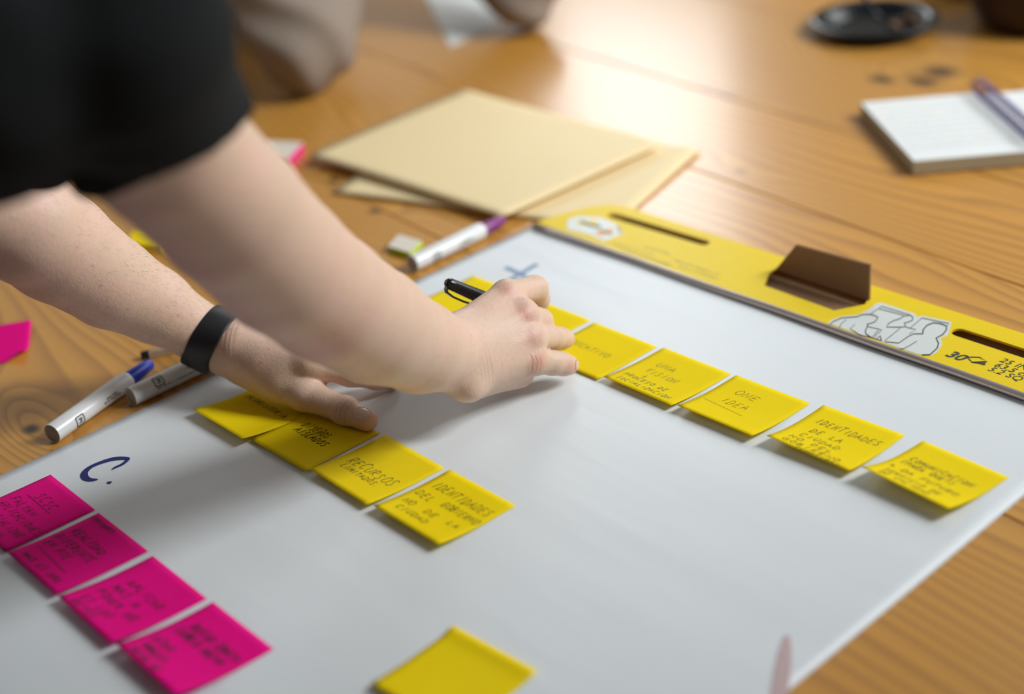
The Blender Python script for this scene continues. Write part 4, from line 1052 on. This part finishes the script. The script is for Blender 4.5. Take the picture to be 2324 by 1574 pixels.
def arm_hairs():
    rg = np.random.default_rng(4); vs, fs = [], []
    segs = [(LA[i][0], LA[i + 1][0]) for i in range(2, 7)]
    for (a_, b_) in segs:
        ax_ = nrm(b_ - a_); tc = toc((a_ + b_) / 2); up = RC[:, 1]
        num = int(np.linalg.norm(b_ - a_) * 3600)
        th = rg.uniform(-1.1, 1.75, num); fr = rg.uniform(0, 1, num)
        sd_ = nrm(np.cross(ax_, tc)); sd_ = sd_ if sd_ @ up > 0 else -sd_
        dr = np.cos(th)[:, None] * nrm(tc - ax_ * (tc @ ax_)) + np.sin(th)[:, None] * sd_
        X = a_ + (b_ - a_) * fr[:, None] + dr * .03
        for _ in range(6): X = X - dr * body_L(X)[:, None] * .9
        tip = nrm(ax_) * 1.0 + dr * .28 + rg.normal(0, .28, (num, 3)); tip /= np.linalg.norm(tip, axis=1)[:, None]
        L = rg.uniform(.003, .007, num); sd2 = np.cross(tip, tc); sd2 /= np.linalg.norm(sd2, axis=1)[:, None]
        for k in range(num):
            b0 = len(vs); w_ = .000045
            vs += [X[k] - sd2[k] * w_, X[k] + sd2[k] * w_, X[k] + tip[k] * L[k]]; fs.append((b0, b0 + 1, b0 + 2))
    mesh('arm_hair', vs, fs, M_HAIR, person)['kind'] = 'stuff'
arm_hairs()
# --- black t-shirt ---------------------------------------------------------------
hem3 = [P(546, 243, d=.915), P(188, 408, d=.915), P(360, 372, d=.865)]
hn = nrm(np.cross(hem3[1] - hem3[0], hem3[2] - hem3[0]))
if hn @ (RA[2][0] - SH_R) < 0: hn = -hn
ho = hem3[0]
sl_prims = [prim(P(205, -60, d=.79), P(225, 60, d=.80), .064, .0635, .02), prim(P(225, 60, d=.80), P(372, 330, d=.895), .0635, .0530, .02), prim(P(372, 330, d=.895), P(470, 430, d=.94), .0530, .0535, .02)]
chest = [prim(V(.17, -.765, .405), V(.17, -.985, .10), .130, .142, .05), prim(V(.17, -.715, .47), V(.17, -.77, .42), .075, .10, .04), prim(V(.290, -.880, .19), V(.285, -.935, .03), .135, .122, .05), prim(V(.05, -.890, .17), V(.06, -.935, .03), .125, .122, .05), prim(V(.240, -.800, .38), V(.25, -.985, .09), .120, .140, .05), prim(V(.08, -.775, .38), V(.09, -.985, .09), .125, .145, .05), prim(V(.34, -.69, .45), V(.0, -.74, .45), .088, .085, .05), prim(V(.25, -1.03, .10), V(.09, -1.03, .10), .13, .13, .05),  # unseen belly lobes widened to block light from the page's lower left
         prim(P(60, 180, d=.93), P(20, 0, d=.90), .060, .075, .04), prim(P(92, 352, d=.97), P(60, 200, d=.95), .0200, .05, .03)]
sl_left = [prim(SH_L + V(0, .0, .0), P(-260, 300, d=1.10), .075, .066, .02)]
def shirt_f(X):
    s = group_sd(sl_prims, X)
    s = np.maximum(s, (X - ho) @ hn)
    inner = group_sd(base_R[:3], X) - .0012
    dcut = (X - (ho - hn * .025)) @ hn
    s = np.maximum(s, -np.maximum(inner, -dcut))
    c_ = group_sd(chest, X); l_ = group_sd(sl_left, X)
    nk = prim(V(.17, -.66, .56), V(.17, -.60, .62), .062, .064)
    d = smin(smin(s, c_, .012), l_, .03)
    folds = .0022 * np.sin(X @ V(60, 25, 95) + 2.5 * np.sin(X @ V(18, -30, 12))) * .6
    return np.maximum(d + folds * .7, -sd(nk, X))
vs, fc = surface_net(shirt_f, *bounds(sl_prims + chest + sl_left, .02), .0036)
link('t_shirt', np_mesh('t_shirt', vs, fc), M_TEE, person)
legs_ = [prim(V(.25, -1.03, .05), V(.27, -1.0, -.30), .095, .07, .04), prim(V(.27, -1.0, -.30), V(.27, -1.02, -.64), .068, .052, .04), prim(V(.09, -1.03, .05), V(.07, -1.06, -.30), .095, .07, .04), prim(V(.07, -1.06, -.30), V(.06, -1.12, -.64), .068, .052, .04), prim(V(.25, -1.03, .02), V(.09, -1.03, .02), .115, .115, .04)]
vs, fc = surface_net(Body(legs_), *bounds(legs_, .02), .009); link('trousers', np_mesh('trousers', vs, fc), M_TROUSER, person)
for (x, y) in ((.27, -1.02), (.06, -1.12)):
    sp_ = [prim(V(x, y - .06, -.70), V(x, y + .12, -.712), .042, .032, .02), prim(V(x, y - .02, -.67), V(x, y - .02, -.62), .044, .046, .02)]
    fsh = Body(sp_, post=lambda d, X: np.maximum(d, -.738 - X[:, 2])); vs, fc = surface_net(fsh, *bounds(sp_, .02), .006); link('shoe', np_mesh('shoe', vs, fc), M_BLACK, person)
make_head_extras(L1, person, M_HAIR)
# --- wristband -----------------------------------------------------------------
def wristband():
    c0, c1 = P(446, 740, d=1.342), P(520, 784, d=1.342)
    ax_ = nrm(c1 - c0); cen = P(483, 766, d=1.343)
    tilt = RC[:, 1] * .28                                         # band sits slightly oblique on the wrist
    ax_ = nrm(ax_ + tilt * -.0)
    x, y = frame_from(ax_, RC[:, 2])[:2]
    n = 72; rings = []
    prof = [(-1, 0), (-.97, .6), (-.85, 1), (.85, 1), (.97, .6), (1, 0)]
    vs, fs = [], []
    for k in range(n):
        th = 2 * math.pi * k / n; dr = x * math.cos(th) + y * math.sin(th)
        down = max(0, -(dr @ RC[:, 1])) ; low = sstep(.55, .95, down)
        hw = .0112 + .0030 * low; thick = .0022 + .0042 * sstep(.75, .98, down)
        for (s, e) in prof:
            p0 = cen + ax_ * (s * hw) + tilt * 0
            t_ = .02
            for _ in range(14): t_ -= .7 * float(body_L((p0 + dr * t_)[None])[0])
            vs.append(p0 + dr * (t_ + .0006 + thick * e))
    m_ = len(prof)
    for k in range(n):
        k2 = (k + 1) % n
        for i in range(m_ - 1): fs.append((k * m_ + i, k2 * m_ + i, k2 * m_ + i + 1, k * m_ + i + 1))
        fs.append((k * m_ + m_ - 1, k2 * m_ + m_ - 1, k2 * m_, k * m_))
    bm = bmesh.new(); bv = [bm.verts.new(tuple(p)) for p in vs]
    for f_ in fs: bm.faces.new([bv[i] for i in f_])
    bmesh.ops.recalc_face_normals(bm, faces=bm.faces[:])
    bm_obj('wristband', bm, M_BAND, person, True)['label'] = 'black rubber wristband on the left wrist'
wristband()

# --- person at the far end: beige knit, both elbows on the table -------------------
p2 = thing('person', 'blurred person in a beige knit jumper with elbows on the far table end', 'person', (-1.12, .34, -.74))
E1 = P(688, 100, z=.064); E2 = P(1190, -18, z=.056)
HD = V(-.74, .41, .20)
kn = [prim(E1, V(-.93, .06, .44), .062, .095, .02), prim(E1, E1 * .35 + HD * .65, .061, .050, .02), prim(E2, V(-.92, .64, .44), .045, .068, .02), prim(E2, E2 * .35 + HD * .65, .044, .036, .02),
      prim(V(-1.02, .38, .40), V(-1.15, .38, -.12), .135, .15, .05), prim(V(-.97, .18, .44), V(-.97, .58, .44), .075, .075, .05)]
def knit_f(X):
    d = group_sd(kn, X)
    return d + .0048 * np.sin(X @ V(38, 62, 45) + 2.2 * np.sin(X @ V(14, 9, -22))) - .001 * np.sin(X @ V(90, -30, 60))
vs, fc = surface_net(knit_f, *bounds(kn, .02), .006)
link('jumper', np_mesh('jumper', vs, fc), M_KNIT, p2)
head2, L2 = head_prims(V(-.90, .38, .66), V(.95, 0, -.2), V(.2, 0, .95))
sk2 = head2 + [prim(V(-.98, .38, .50), V(-.93, .38, .60), .056, .055, .03), prim(E1 * .3 + HD * .7, HD + V(0, -.02, .03), .026, .030, .02), prim(E2 * .3 + HD * .7, HD + V(0, .02, .03), .026, .030, .02)]
fing2 = []
for s, yb in ((1, -.03), (-1, .03)):
    for k in range(4):
        a0 = HD + V(.010 * (k - 1.5), yb * .9, .045 - .012 * k); fing2.append(chain([(a0, .010), (a0 + V(.028, .018 * s, .012), .0095), (a0 + V(.022, .042 * s, -.004), .008)], .005))
    a0 = HD + V(.0, yb * .7, .05); fing2.append(chain([(a0, .012), (a0 + V(.0, .006 * s, .035), .010), (a0 + V(.01, .012 * s, .055), .008)], .005))
b2 = Body(sk2, fing2, .007); vs, fc = surface_net(b2, *bounds(b2.prims(), .02), .005)
me = np_mesh('body', vs, fc); flush_layer(me, vs, []); link('body', me, M_SKIN, p2)
make_head_extras(L2, p2, M_HAIR)
lg2 = [prim(V(-1.15, .28, -.28), V(-.74, .24, -.28), .085, .065, .03), prim(V(-.74, .24, -.28), V(-.76, .22, -.66), .062, .05, .03), prim(V(-1.15, .50, -.28), V(-.74, .54, -.28), .085, .065, .03), prim(V(-.74, .54, -.28), V(-.76, .56, -.66), .062, .05, .03), prim(V(-1.16, .30, -.26), V(-1.16, .48, -.26), .11, .11, .03)]
vs, fc = surface_net(Body(lg2), *bounds(lg2, .02), .01); link('trousers', np_mesh('trousers', vs, fc), M_TROUSER, p2)
for y in (.22, .56):
    sp_ = [prim(V(-.80, y, -.70), V(-.62, y, -.712), .042, .032, .02)]
    fsh = Body(sp_, post=lambda d, X: np.maximum(d, -.738 - X[:, 2])); vs, fc = surface_net(fsh, *bounds(sp_, .02), .008); link('shoe', np_mesh('shoe', vs, fc), M_BLACK, p2)
ch = thing('wooden_chair', 'dark chair under the person in the beige jumper', 'chair', (-1.15, .39, -.74))
box('seat', (-1.12, .39, -.385), (.44, .44, .03), M_KRAFT, ch, .006)
for (x, y) in ((-1.31, .20), (-1.31, .58), (-.93, .20), (-.93, .58)): box('leg', (x, y, -.57), (.035, .035, .338), M_KRAFT, ch, .003)
box('backrest', (-1.325, .39, -.08), (.025, .42, .34), M_KRAFT, ch, .006)
for y in (.20, .58): box('back_post', (-1.325, y, -.20), (.03, .03, .40), M_KRAFT, ch, .003)
